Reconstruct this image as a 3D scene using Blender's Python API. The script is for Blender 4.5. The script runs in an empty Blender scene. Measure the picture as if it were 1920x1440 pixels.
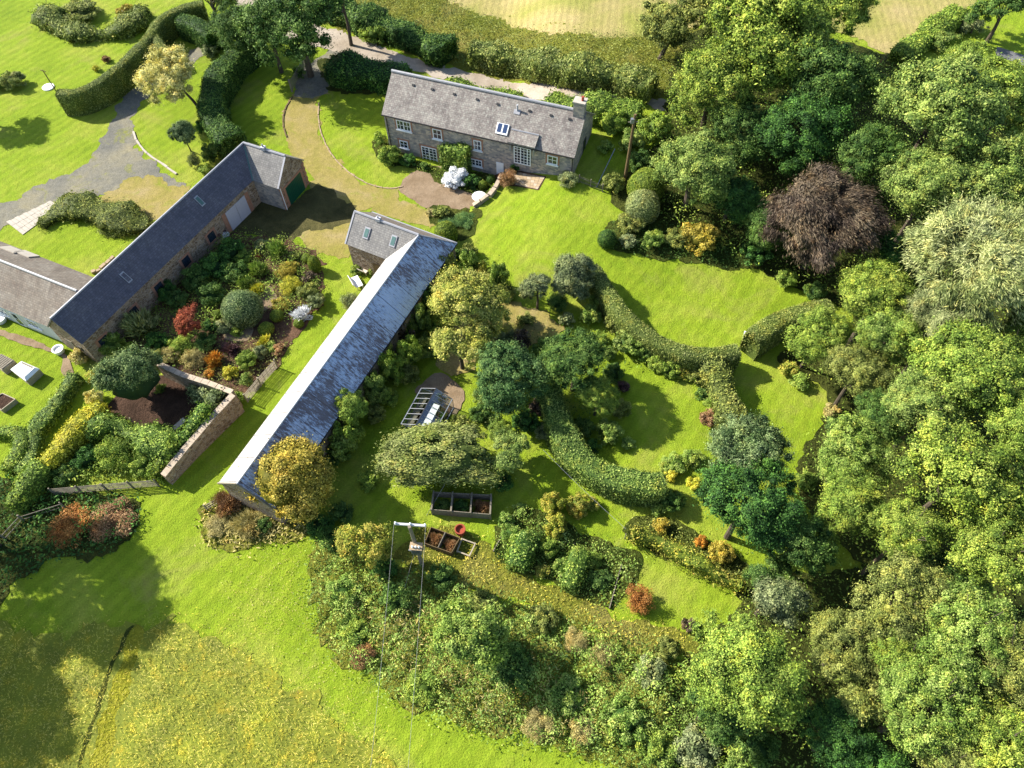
import bpy, bmesh, math, random
import numpy as np
from mathutils import Vector, Matrix
from mathutils.geometry import delaunay_2d_cdt
R = math.radians
SC = bpy.context.scene
COL = SC.collection

# ------------------------------------------------------------------ camera
CAM_H, FPX, NAD = 58.0, 1400.0, (985.0, 1640.0)       # metres up, focal length in photo pixels, vertical vanishing point
_d = np.array([NAD[0]-960, -(NAD[1]-720), -FPX]); _d /= np.linalg.norm(_d)
_zc = -_d
_f = np.array([0, 0, -1.0]); _y = _f - _f.dot(_zc)*_zc; _y /= np.linalg.norm(_y); _x = np.cross(_y, _zc)
ROT = np.array([_x, _y, _zc]); CPOS = np.array([0, 0, CAM_H])
cd = bpy.data.cameras.new('camera'); cam = bpy.data.objects.new('camera', cd); COL.objects.link(cam)
cd.sensor_width = 36; cd.lens = 36*FPX/1920; cd.clip_end = 3000
M = Matrix([[ROT[i][j] for j in range(3)] + [CPOS[i]] for i in range(3)] + [[0, 0, 0, 1]])
cam.matrix_world = M
SC.camera = cam

# ------------------------------------------------------------------ light
SUN_AZ, SUN_EL = 155.0, 35.5      # measured counter-clockwise from +X
w = bpy.data.worlds.new('World'); SC.world = w; w.use_nodes = True
nt = w.node_tree; nt.nodes.clear()
sky = nt.nodes.new('ShaderNodeTexSky'); sky.sky_type = 'NISHITA'; sky.sun_disc = False
sky.sun_elevation = R(SUN_EL); sky.sun_rotation = R(90-SUN_AZ); sky.air_density = 1.0; sky.dust_density = 1.0
bg = nt.nodes.new('ShaderNodeBackground'); bg.inputs[1].default_value = 0.105
wo = nt.nodes.new('ShaderNodeOutputWorld')
nt.links.new(sky.outputs[0], bg.inputs[0]); nt.links.new(bg.outputs[0], wo.inputs[0])
sl = bpy.data.lights.new('sun', 'SUN'); sl.energy = 5.0; sl.angle = R(0.5); sl.color = (1.0, 0.94, 0.83)
so = bpy.data.objects.new('sun', sl); COL.objects.link(so)
sv = Vector((math.cos(R(SUN_AZ))*math.cos(R(SUN_EL)), math.sin(R(SUN_AZ))*math.cos(R(SUN_EL)), math.sin(R(SUN_EL))))
so.rotation_euler = sv.to_track_quat('Z', 'Y').to_euler()
so.location = sv*120
SC.view_settings.view_transform = 'Standard'; SC.view_settings.look = 'None'
SC.view_settings.exposure = 1.36; SC.view_settings.gamma = 1.0
SC.render.engine = 'CYCLES'
SC.cycles.max_bounces = 5; SC.cycles.diffuse_bounces = 3; SC.cycles.transparent_max_bounces = 6

# ------------------------------------------------------------------ photo measurements -> world points
def ray(px, py):
    c = np.array([px-960, -(py-720), -FPX]); return ROT @ c
def W(px, py, z=0.0):
    d = ray(px, py); return CPOS + d*((z-CAM_H)/d[2])
def P(p):
    c = ROT.T @ (np.array(p, float)-CPOS); return (960+FPX*c[0]/-c[2], 720-FPX*c[1]/-c[2])
HO = np.array([-13.747, 71.255]); HT = -0.370; HL = 22.505
HU = np.array([math.cos(HT), math.sin(HT)]); HV = np.array([-HU[1], HU[0]])
def sstep(t):
    t = np.clip(t, 0, 1); return t*t*(3-2*t)
_b1 = W(886, 396)[:2]; _b2 = W(925, 356)[:2]; _b3 = HO+HU*14.3
def terr(x, y):
    """the gentle rise of the ground towards the right end of the house"""
    x = np.asarray(x, float); y = np.asarray(y, float)
    xc = np.interp(y, [_b1[1]-14, _b1[1], _b2[1], _b3[1], _b3[1]+30], [_b1[0]-2, _b1[0], _b2[0], _b3[0], _b3[0]])
    a = np.interp(y, [_b1[1]-12, _b1[1], _b3[1]], [0, 0.5, 1.3]); wd = np.interp(y, [_b3[1]+1, _b3[1]+9], [0.9, 9.0])
    f = sstep((y-40)/22)
    return a*sstep((x-xc+0.3)/wd) + 1.5*sstep((x-xc)/11.0)*f
def G(px, py):
    z = 0.0
    for _ in range(12):
        p = W(px, py, z); z = 0.5*z+0.5*float(terr(p[0], p[1]))
    return np.array([p[0], p[1], float(terr(p[0], p[1]))])
def pxm(px, py, z=0.0):
    """metres per photo pixel, seen square on, at that place"""
    return np.linalg.norm(W(px, py, z)-CPOS)/math.hypot(FPX, math.hypot(px-960, py-720))

# ------------------------------------------------------------------ tags
def tag(o, label=None, cat=None, group=None, kind=None):
    if label: o['label'] = label
    if cat: o['category'] = cat
    if group: o['group'] = group
    if kind: o['kind'] = kind
    return o
def empty(name, loc, rz=0.0):
    o = bpy.data.objects.new(name, None); COL.objects.link(o); o.location = tuple(float(v) for v in loc); o.rotation_euler = (0, 0, rz)
    o.empty_display_size = 0.2
    return o
def link(name, me, parent=None):
    o = bpy.data.objects.new(name, me); COL.objects.link(o)
    if parent is not None: o.parent = parent
    return o

# ------------------------------------------------------------------ materials
def lin(c):
    c = c/255.0
    return c/12.92 if c <= 0.04045 else ((c+0.055)/1.055)**2.4
def C(r, g, b, k=1.0):
    k *= 0.84
    return (min(lin(r)*k, 1), min(lin(g)*k, 1), min(lin(b)*k, 1), 1)
def newmat(name):
    m = bpy.data.materials.new(name); m.use_nodes = True; n = m.node_tree; n.nodes.clear(); return m, n
def N(n, t, **kw):
    a = n.nodes.new(t)
    for k, v in kw.items():
        if k.startswith('i_'):
            a.inputs[int(k[2:]) if k[2:].isdigit() else k[2:].replace('_', ' ')].default_value = v
        else: setattr(a, k, v)
    return a
def ramp(n, fac, stops, interp='LINEAR'):
    r = n.nodes.new('ShaderNodeValToRGB'); r.color_ramp.interpolation = interp
    e = r.color_ramp.elements
    while len(e) < len(stops): e.new(0.5)
    for el, (p, c) in zip(e, stops): el.position = p; el.color = c
    n.links.new(fac, r.inputs[0]); return r.outputs[0]
def noise(n, vec, scale, detail=4, rough=0.6, dist=0.0):
    a = N(n, 'ShaderNodeTexNoise'); a.inputs['Scale'].default_value = scale; a.inputs['Detail'].default_value = detail
    a.inputs['Roughness'].default_value = rough; a.inputs['Distortion'].default_value = dist
    n.links.new(vec, a.inputs['Vector']); return a.outputs['Fac']
def mixc(n, f, a, b, bt='MIX'):
    m = n.nodes.new('ShaderNodeMix'); m.data_type = 'RGBA'; m.blend_type = bt
    for s, v in ((0, f), (6, a), (7, b)):
        if isinstance(v, (int, float, tuple)): m.inputs[s].default_value = v
        else: n.links.new(v, m.inputs[s])
    return m.outputs[2]
def math_(n, op, a, b=0.0, c=None):
    m = n.nodes.new('ShaderNodeMath'); m.operation = op
    for i, v in enumerate([a, b] + ([c] if c is not None else [])):
        if isinstance(v, (int, float)): m.inputs[i].default_value = v
        else: n.links.new(v, m.inputs[i])
    return m.outputs[0]
def finish(n, col, rough=0.9, bump=None, bstr=0.3, bdist=0.05, metal=0.0, spec=0.3):
    p = N(n, 'ShaderNodeBsdfPrincipled')
    if isinstance(col, tuple): p.inputs['Base Color'].default_value = col
    else: n.links.new(col, p.inputs['Base Color'])
    if isinstance(rough, (int, float)): p.inputs['Roughness'].default_value = rough
    else: n.links.new(rough, p.inputs['Roughness'])
    p.inputs['Metallic'].default_value = metal; p.inputs['Specular IOR Level'].default_value = spec
    if bump is not None:
        b = N(n, 'ShaderNodeBump'); b.inputs['Strength'].default_value = bstr; b.inputs['Distance'].default_value = bdist
        n.links.new(bump, b.inputs['Height']); n.links.new(b.outputs[0], p.inputs['Normal'])
    o = N(n, 'ShaderNodeOutputMaterial'); n.links.new(p.outputs[0], o.inputs[0]); return p
def pos(n):
    return N(n, 'ShaderNodeNewGeometry').outputs['Position']
def ground_mat(name, big, fine, bs=0.25, fs=3.0, grain=14.0, bump=0.5, bdist=0.08, speck=0.25, stripe=None, patch=None):
    """big / fine: lists of ramp stops; two noise scales multiplied together, plus grain"""
    m, n = newmat(name); v = pos(n)
    a = ramp(n, noise(n, v, bs, 5, 0.6, 0.4), big)
    b = ramp(n, noise(n, v, fs, 5, 0.7), fine)
    c = mixc(n, 1.0, a, b, 'MULTIPLY')
    if patch:
        f = ramp(n, noise(n, v, patch[1], 5, 0.65, 0.6), [(patch[2], (0, 0, 0, 1)), (patch[3], (1, 1, 1, 1))])
        c = mixc(n, f, c, patch[0])
    if stripe:
        ang, per, amt = stripe
        mp = N(n, 'ShaderNodeMapping'); mp.inputs['Rotation'].default_value = (0, 0, R(ang)); n.links.new(v, mp.inputs[0])
        wv = N(n, 'ShaderNodeTexWave'); wv.inputs['Scale'].default_value = per; wv.inputs['Distortion'].default_value = 2.5; wv.inputs['Detail'].default_value = 3
        wv.inputs['Detail Scale'].default_value = 0.5
        n.links.new(mp.outputs[0], wv.inputs[0])
        s = ramp(n, wv.outputs['Fac'], [(0.3, (1-amt, 1-amt, 1-amt, 1)), (0.7, (1, 1, 1, 1))])
        c = mixc(n, 1.0, c, s, 'MULTIPLY')
    g = noise(n, v, grain, 3, 0.75)
    gc = ramp(n, g, [(0.3, (1-speck, 1-speck, 1-speck, 1)), (0.7, (1+speck*0.6,)*3+(1,))])
    c = mixc(n, 1.0, c, gc, 'MULTIPLY')
    h = math_(n, 'ADD', g, math_(n, 'MULTIPLY', noise(n, v, fs, 4), 1.5))
    finish(n, c, 0.95, h, bump, bdist, spec=0.1)
    return m
LK = 1.14    # leaf albedo scale
def leaf_mat(name, c1, c2, c3, k=1.0, trans=0.12, rough=0.62, vr=0.34):
    m, n = newmat(name)
    at = N(n, 'ShaderNodeAttribute'); at.attribute_name = 'tint'
    c1, c2, c3 = [tuple(0.90*v+0.10*(0.3*q[0]+0.6*q[1]+0.1*q[2]) for v in (q[0], q[1], q[2]*0.9)) for q in (tuple(v*0.82 for v in c1), c2, tuple(v*0.98 for v in c3))]
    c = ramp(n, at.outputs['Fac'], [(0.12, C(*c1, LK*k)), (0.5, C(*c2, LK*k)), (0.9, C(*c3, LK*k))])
    v = pos(n)
    nz = ramp(n, noise(n, v, 0.45, 3, 0.6), [(0.3, (1-vr, 1-vr, 1-vr*0.6, 1)), (0.7, (1.12, 1.1, 1.0, 1))])
    c = mixc(n, 1.0, c, nz, 'MULTIPLY')
    br = ramp(n, noise(n, v, 0.9, 4, 0.65), [(0.52, (1, 1, 1, 1)), (0.7, (1.22, 0.98, 0.8, 1))])
    c = mixc(n, 1.0, c, br, 'MULTIPLY')
    p = N(n, 'ShaderNodeBsdfPrincipled'); n.links.new(c, p.inputs['Base Color']); p.inputs['Roughness'].default_value = rough
    p.inputs['Specular IOR Level'].default_value = 0.08
    t = N(n, 'ShaderNodeBsdfTranslucent'); n.links.new(mixc(n, 1.0, c, (1.1, 1.2, 0.7, 1), 'MULTIPLY'), t.inputs[0])
    x = N(n, 'ShaderNodeMixShader'); x.inputs[0].default_value = trans
    n.links.new(p.outputs[0], x.inputs[1]); n.links.new(t.outputs[0], x.inputs[2])
    o = N(n, 'ShaderNodeOutputMaterial'); n.links.new(x.outputs[0], o.inputs[0]); return m
def plain(name, c, rough=0.7, metal=0.0, var=0.2, scale=6.0, spec=0.3, bump=0.15):
    m, n = newmat(name); v = pos(n)
    k = noise(n, v, scale, 5, 0.65)
    f = ramp(n, k, [(0.3, (1-var, 1-var, 1-var, 1)), (0.7, (1+var*0.4,)*3+(1,))])
    finish(n, mixc(n, 1.0, c, f, 'MULTIPLY'), rough, k, bump, 0.02, metal, spec); return m
MT = {}
# ground
MT['lawn'] = ground_mat('lawn_grass', [(0.25, C(156, 184, 46, .56)), (0.5, C(176, 203, 54, .57)), (0.75, C(204, 210, 90, .57))],
    [(0.25, (0.74, 0.84, 0.7, 1)), (0.55, (1, 1, 1, 1)), (0.8, (1.16, 1.06, 1.25, 1))], 0.12, 0.9, 7.0, 0.8, 0.16, 0.28, stripe=(38, 0.28, 0.11), patch=(C(212, 198, 118, .5), 0.16, 0.54, 0.9))
MT['rough'] = ground_mat('rough_grass', [(0.25, C(142, 158, 50, .5)), (0.5, C(178, 178, 72, .5)), (0.75, C(202, 186, 110, .5))],
    [(0.25, (0.6, 0.7, 0.5, 1)), (0.6, (1, 1, 1, 1)), (0.8, (1.15, 1.1, 1.1, 1))], 0.2, 1.6, 6.0, 1.0, 0.3, 0.35)
MT['meadow'] = ground_mat('meadow_grass', [(0.25, C(152, 162, 44, .54)), (0.5, C(188, 186, 58, .56)), (0.75, C(212, 196, 98, .56))],
    [(0.25, (0.6, 0.7, 0.5, 1)), (0.6, (1, 1, 1, 1)), (0.8, (1.15, 1.1, 1.1, 1))], 0.18, 1.3, 5.0, 1.0, 0.35, 0.4)
MT['path_grass'] = ground_mat('mown_path_grass', [(0.25, C(165, 170, 48, .52)), (0.5, C(190, 186, 56, .54)), (0.75, C(208, 198, 90, .54))],
    [(0.25, (0.75, 0.85, 0.7, 1)), (0.6, (1, 1, 1, 1)), (0.8, (1.1, 1.05, 1.1, 1))], 0.25, 1.5, 6.0, 0.9, 0.2, 0.3)
MT['gravel_grey'] = ground_mat('grey_gravel', [(0.3, C(138, 138, 132, .56)), (0.5, C(164, 160, 144, .58)), (0.7, C(192, 182, 146, .58))],
    [(0.25, (0.75, 0.75, 0.75, 1)), (0.7, (1.1, 1.1, 1.1, 1))], 0.2, 2.0, 10, 0.6, 0.06, 0.4, patch=(C(176, 180, 84, .5), 0.42, 0.58, 0.72))
MT['worn'] = ground_mat('worn_grass_track', [(0.3, C(178, 172, 84, .53)), (0.5, C(196, 180, 108, .54)), (0.7, C(208, 188, 136, .54))],
    [(0.25, (0.8, 0.82, 0.75, 1)), (0.7, (1.1, 1.08, 1.05, 1))], 0.3, 1.6, 8, 0.6, 0.08, 0.3, patch=(C(170, 184, 60, .5), 0.35, 0.56, 0.74))
MT['gravel_tan'] = ground_mat('tan_gravel', [(0.3, C(170, 145, 115, .5)), (0.5, C(190, 165, 135, .5)), (0.7, C(205, 180, 150, .5))],
    [(0.25, (0.85, 0.85, 0.85, 1)), (0.7, (1.1, 1.1, 1.1, 1))], 0.5, 2.5, 12, 0.6, 0.05, 0.35)
MT['road'] = ground_mat('dirt_road', [(0.3, C(185, 168, 145, .55)), (0.5, C(215, 200, 180, .55)), (0.7, C(235, 222, 205, .55))],
    [(0.25, (0.8, 0.8, 0.8, 1)), (0.7, (1.1, 1.1, 1.1, 1))], 0.2, 1.6, 8, 0.4, 0.05, 0.2)
MT['asphalt'] = ground_mat('worn_asphalt', [(0.3, (0.10, 0.10, 0.105, 1)), (0.7, (0.16, 0.16, 0.17, 1))], [(0.3, (0.8, 0.8, 0.8, 1)), (0.7, (1.1, 1.1, 1.1, 1))], 0.3, 2, 10, 0.3, 0.04, 0.2)
MT['stubble'] = ground_mat('stubble_field', [(0.3, C(178, 190, 80, .54)), (0.5, C(214, 202, 128, .56)), (0.7, C(226, 206, 150, .56))],
    [(0.25, (0.85, 0.88, 0.8, 1)), (0.7, (1.1, 1.05, 1.05, 1))], 0.09, 1.0, 6, 0.7, 0.15, 0.3, stripe=(8, 0.35, 0.12))
MT['soil'] = ground_mat('garden_soil', [(0.3, C(95, 72, 55, .5)), (0.5, C(135, 105, 82, .5)), (0.7, C(165, 130, 105, .5))],
    [(0.25, (0.7, 0.7, 0.7, 1)), (0.7, (1.15, 1.12, 1.1, 1))], 0.5, 2.5, 9, 0.9, 0.12, 0.35)
MT['darksoil'] = ground_mat('dark_bare_soil', [(0.3, C(80, 62, 50, .5)), (0.7, C(118, 92, 76, .5))],
    [(0.25, (0.75, 0.75, 0.75, 1)), (0.7, (1.15, 1.12, 1.1, 1))], 0.5, 2.0, 8, 0.9, 0.1, 0.3)
MT['woodfloor'] = ground_mat('woodland_floor', [(0.3, C(72, 84, 34, .5)), (0.7, C(120, 130, 58, .5))],
    [(0.25, (0.6, 0.6, 0.6, 1)), (0.7, (1.15, 1.12, 1.1, 1))], 0.4, 2.0, 6, 1.0, 0.3, 0.4)
MT['bank'] = ground_mat('bank_floor', [(0.3, C(75, 98, 34, .5)), (0.7, C(130, 135, 60, .5))],
    [(0.25, (0.6, 0.7, 0.6, 1)), (0.7, (1.15, 1.12, 1.1, 1))], 0.4, 2.0, 6, 1.0, 0.3, 0.4)
# leaves
LP = dict(
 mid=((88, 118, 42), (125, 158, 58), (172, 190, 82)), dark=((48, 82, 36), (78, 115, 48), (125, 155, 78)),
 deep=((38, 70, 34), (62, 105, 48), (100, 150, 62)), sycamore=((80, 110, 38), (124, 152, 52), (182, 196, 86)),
 lime=((86, 120, 44), (124, 156, 62), (178, 198, 104)), ash=((84, 116, 50), (122, 150, 68), (172, 190, 102)),
 olive=((88, 104, 48), (126, 140, 66), (172, 178, 98)), blue=((52, 80, 46), (88, 116, 66), (156, 178, 122)),
 willow=((104, 122, 70), (144, 158, 98), (196, 202, 144)), gold=((118, 116, 34), (170, 154, 54), (208, 188, 90)),
 yellow=((150, 155, 34), (200, 198, 52), (232, 224, 96)), chartreuse=((172, 170, 84), (222, 214, 124), (248, 240, 178)),
 orange=((165, 95, 30), (204, 135, 52), (222, 180, 78)), red=((118, 52, 36), (170, 78, 58), (198, 118, 86)),
 copper=((50, 42, 38), (90, 76, 68), (146, 130, 114)), purple=((62, 40, 48), (98, 66, 74), (130, 98, 104)),
 white=((70, 100, 46), (140, 158, 104), (236, 236, 218)), grey=((82, 100, 66), (122, 138, 92), (178, 188, 138)),
 brown=((105, 72, 48), (158, 118, 84), (198, 158, 122)), dry=((136, 128, 74), (178, 166, 104), (210, 196, 136)),
 bramble=((66, 104, 38), (118, 154, 60), (180, 200, 108)), hedge=((92, 112, 48), (130, 146, 72), (172, 178, 110)),
 topiary=((85, 112, 34), (122, 145, 48), (165, 178, 72)), cypress=((74, 102, 60), (118, 142, 88), (172, 188, 134)),
 meadow=((146, 158, 46), (204, 196, 68), (232, 216, 122)), grass=((120, 152, 24), (170, 190, 34), (205, 206, 72)),
 rust=((128, 76, 34), (176, 114, 56), (208, 156, 92)), rowan=((104, 128, 42), (156, 166, 60), (206, 186, 88)), cherry=((122, 142, 52), (172, 180, 78), (218, 212, 118)), teal=((46, 84, 44), (78, 118, 62), (132, 164, 98)))
for k_, v_ in LP.items():
    MT[k_] = leaf_mat(k_+'_leaves', *v_)
MT['rut'] = ground_mat('worn_wheel_rut', [(0.3, C(184, 172, 106, .52)), (0.7, C(200, 182, 128, .52))], [(0.25, (0.85, 0.85, 0.8, 1)), (0.7, (1.08, 1.06, 1.05, 1))], 0.4, 1.6, 8, 0.5, 0.06, 0.3, patch=(C(178, 190, 60, .5), 0.8, 0.5, 0.6))
MT['shade_toned_yard'] = ground_mat('worn_yard_shade_tone', [(0.3, C(92, 92, 58, .5)), (0.7, C(135, 128, 82, .5))], [(0.25, (0.7, 0.75, 0.6, 1)), (0.7, (1.15, 1.12, 1.1, 1))], 0.4, 1.6, 8, 0.9, 0.1, 0.3)  # worn ground, its colour darkened to carry the buildings' shade
MT['core'] = plain('inner_twigs', C(48, 56, 28, 0.6), 0.95, var=0.5, scale=3)
MT['bark'] = plain('tree_bark', C(140, 125, 105, 0.4), 0.9, var=0.45, scale=3)
MT['birchbark'] = plain('pale_bark', C(215, 208, 195, 0.6), 0.8, var=0.35, scale=3)
# built things
def uvn(n):
    a = N(n, 'ShaderNodeUVMap'); return a.outputs[0]
def slate_mat(name, c1, c2, c3, moss=None, rowh=0.22, bw=0.3, rough=0.75, mosslo=0.52, streak=0.0, edge=0.6):
    m, n = newmat(name); u = uvn(n)
    br = N(n, 'ShaderNodeTexBrick'); br.inputs['Scale'].default_value = 1.0; br.inputs['Brick Width'].default_value = bw; br.inputs['Row Height'].default_value = rowh
    br.inputs['Mortar Size'].default_value = 0.018; br.inputs['Color1'].default_value = (1.15, 1.15, 1.15, 1); br.inputs['Color2'].default_value = (0.78, 0.78, 0.8, 1)
    br.inputs['Mortar'].default_value = (edge, edge, edge, 1); n.links.new(u, br.inputs['Vector'])
    base = ramp(n, noise(n, u, 0.5, 6, 0.7, 0.5), [(0.3, c1), (0.5, c2), (0.72, c3)])
    c = mixc(n, 1.0, base, br.outputs['Color'], 'MULTIPLY')
    if moss:
        f = ramp(n, noise(n, u, 3.2, 5, 0.75), [(mosslo, (0, 0, 0, 1)), (mosslo+0.12, (0.8, 0.8, 0.8, 1))])
        c = mixc(n, f, c, moss)
    if streak:
        mp = N(n, 'ShaderNodeMapping'); mp.inputs['Scale'].default_value = (5, 0.35, 1); n.links.new(u, mp.inputs[0])
        s = ramp(n, noise(n, mp.outputs[0], 1.0, 4, 0.7), [(0.35, (1-streak,)*3+(1,)), (0.65, (1.1, 1.1, 1.1, 1))])
        c = mixc(n, 1.0, c, s, 'MULTIPLY')
    finish(n, c, rough, br.outputs['Fac'], 0.5, -0.02, spec=0.4); return m
MT['slate_house'] = slate_mat('old_grey_slate', C(128, 118, 114, .62), C(160, 150, 142, .66), C(190, 184, 172, .68), moss=C(205, 205, 192, .62), streak=0.18)
MT['slate_dark'] = slate_mat('dark_blue_slate', C(92, 92, 108, .62), C(112, 110, 124, .62), C(128, 126, 134, .62), moss=C(70, 66, 62, .5), mosslo=0.57, rough=0.5, streak=0.18)
MT['slate_wing'] = slate_mat('pale_grey_slate', C(140, 138, 134, .60), C(160, 157, 152, .60), C(180, 175, 165, .60), moss=C(145, 118, 98, .5), mosslo=0.6, rough=0.5, streak=0.2)
MT['slate_brown'] = slate_mat('brown_grey_slate', C(135, 118, 105, .6), C(158, 145, 130, .6), C(182, 172, 158, .6), moss=C(120, 95, 78, .5), mosslo=0.56, streak=0.2)
def stone_mat(name, c1, c2, c3, sc=2.6, mortar=(0.3, 0.28, 0.25, 1)):
    m, n = newmat(name); u = uvn(n)
    mp = N(n, 'ShaderNodeMapping'); mp.inputs['Scale'].default_value = (1, 1.7, 1); n.links.new(u, mp.inputs[0])
    vo = N(n, 'ShaderNodeTexVoronoi'); vo.inputs['Scale'].default_value = sc; n.links.new(mp.outputs[0], vo.inputs['Vector'])
    ve = N(n, 'ShaderNodeTexVoronoi'); ve.feature = 'DISTANCE_TO_EDGE'; ve.inputs['Scale'].default_value = sc; n.links.new(mp.outputs[0], ve.inputs['Vector'])
    sp = N(n, 'ShaderNodeSeparateColor'); n.links.new(vo.outputs['Color'], sp.inputs[0])
    c = ramp(n, sp.outputs[0], [(0.1, c1), (0.5, c2), (0.9, c3)])
    e = ramp(n, ve.outputs[0], [(0.0, (0, 0, 0, 1)), (0.07, (1, 1, 1, 1))])
    c = mixc(n, e, mortar, c)
    f = ramp(n, noise(n, u, 0.8, 5, 0.7), [(0.3, (0.7, 0.7, 0.72, 1)), (0.7, (1.1, 1.1, 1.08, 1))])
    c = mixc(n, 1.0, c, f, 'MULTIPLY')
    finish(n, c, 0.9, e, 0.6, 0.03, spec=0.2); return m
MT['stone'] = stone_mat('whinstone_rubble', C(150, 144, 142, .9), C(185, 174, 164, .9), C(215, 196, 176, .9))
MT['stone_tan'] = stone_mat('tan_sandstone_rubble', C(150, 125, 100, .62), C(180, 155, 125, .62), C(205, 180, 150, .62), 2.4, (0.42, 0.36, 0.3, 1))
MT['quoin'] = plain('pink_sandstone', C(215, 160, 130, .6), 0.85, var=0.25, scale=4)
MT['whitewall'] = plain('white_render', C(225, 228, 228, .8), 0.8, var=0.08, scale=2)
MT['white'] = plain('white_paint', (0.75, 0.76, 0.76, 1), 0.5, var=0.05)
MT['lead'] = plain('grey_lead', C(205, 205, 210, .6), 0.45, metal=0.3, var=0.15, scale=3)
MT['verdigris'] = plain('copper_green_lead', C(110, 150, 145, .55), 0.5, metal=0.3, var=0.25, scale=4)
MT['green_paint'] = plain('green_door_paint', C(20, 95, 70, .75), 0.45, var=0.12)
MT['pale_paint'] = plain('pale_grey_door_paint', C(215, 212, 222, .75), 0.6, var=0.08)
MT['red_clay'] = plain('red_clay', C(190, 90, 62, .6), 0.8)
MT['black'] = plain('black_iron', (0.02, 0.02, 0.022, 1), 0.5, var=0.1)
MT['wood_grey'] = plain('weathered_wood', C(175, 165, 145, .52), 0.85, var=0.35, scale=5)
MT['wood_pale'] = plain('pale_fence_wood', C(210, 196, 170, .6), 0.85, var=0.25, scale=5)
MT['wood_brown'] = plain('brown_wood', C(150, 125, 85, .5), 0.85, var=0.35, scale=5)
MT['concrete'] = plain('pale_concrete', C(225, 215, 200, .58), 0.9, var=0.15, scale=2)
MT['sandslab'] = plain('sandstone_paving', C(205, 180, 145, .6), 0.9, var=0.25, scale=1.5)
MT['pinkslab'] = plain('worn_sandstone_coping', C(225, 205, 180, .58), 0.9, var=0.3, scale=2.5)
MT['metal'] = plain('galvanised_metal', C(190, 195, 205, .6), 0.4, metal=0.6, var=0.15)
MT['whitemetal'] = plain('weathered_white_metal', C(230, 230, 235, .7), 0.45, metal=0.2, var=0.12)
MT['chair'] = plain('cream_garden_furniture', C(235, 225, 205, .72), 0.7, var=0.1)
m, n = newmat('dark_window_glass'); finish(n, (0.02, 0.03, 0.045, 1), 0.08, spec=0.9); MT['glass'] = m
MT['wire'] = plain('dull_grey_wire', (0.22, 0.22, 0.22, 1), 0.6)
m, n = newmat('blue_skylight_glass'); finish(n, (0.03, 0.05, 0.11, 1), 0.1, spec=0.9); MT['skyglass'] = m
m, n = newmat('greenhouse_glass')
g1 = N(n, 'ShaderNodeBsdfGlossy'); g1.inputs['Roughness'].default_value = 0.06; g1.inputs['Color'].default_value = (0.85, 0.9, 0.95, 1)
g2 = N(n, 'ShaderNodeBsdfTransparent'); g2.inputs[0].default_value = (0.9, 0.94, 0.93, 1)
x = N(n, 'ShaderNodeMixShader'); x.inputs[0].default_value = 0.22; n.links.new(g2.outputs[0], x.inputs[1]); n.links.new(g1.outputs[0], x.inputs[2])
o = N(n, 'ShaderNodeOutputMaterial'); n.links.new(x.outputs[0], o.inputs[0]); MT['ghglass'] = m
# corrugated iron roof with rust
def corr_mat(name, rustlo, base1, base2, rough=0.42, metal=0.55):
    m, n = newmat(name); u = uvn(n)
    sx = N(n, 'ShaderNodeSeparateXYZ'); n.links.new(u, sx.inputs[0])
    wv = math_(n, 'SINE', math_(n, 'MULTIPLY', sx.outputs[0], 2*math.pi/0.28))
    mp = N(n, 'ShaderNodeMapping'); mp.inputs['Scale'].default_value = (3.5, 0.85, 1); n.links.new(u, mp.inputs[0])
    rn = noise(n, mp.outputs[0], 1.5, 6, 0.85)
    big = noise(n, u, 0.16, 3, 0.6, 0.5)
    rf = math_(n, 'ADD', rn, math_(n, 'MULTIPLY', math_(n, 'SUBTRACT', big, 0.5), 0.6))
    f = ramp(n, rf, [(rustlo, (0, 0, 0, 1)), (rustlo+0.10, (0.85, 0.85, 0.85, 1))])
    base = ramp(n, noise(n, u, 0.7, 4, 0.6), [(0.3, base1), (0.7, base2)])
    # panel laps
    pan = math_(n, 'FRACT', math_(n, 'DIVIDE', sx.outputs[0], 2.3))
    lap = ramp(n, pan, [(0.0, (0.35, 0.35, 0.38, 1)), (0.03, (1, 1, 1, 1))], 'CONSTANT')
    c = mixc(n, f, mixc(n, 1.0, base, lap, 'MULTIPLY'), C(120, 92, 82, .5))
    finish(n, c, rough, wv, 0.5, 0.03, metal, 0.4); return m
MT['iron_sunlit_tone'] = corr_mat('sunlit_tone_corrugated_iron', 0.66, C(190, 186, 184, .62), C(215, 210, 205, .66), 0.6, 0.15)  # sun-facing slope: sunlit whiteness put into the base colour
MT['iron_sky_tone'] = corr_mat('rusting_sky_tone_corrugated_iron', 0.45, C(186, 202, 228, .85), C(204, 216, 236, .85), 0.4, 0.3)  # shaded slope of the same roof: reflected sky blue put into base, plus rust
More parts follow.
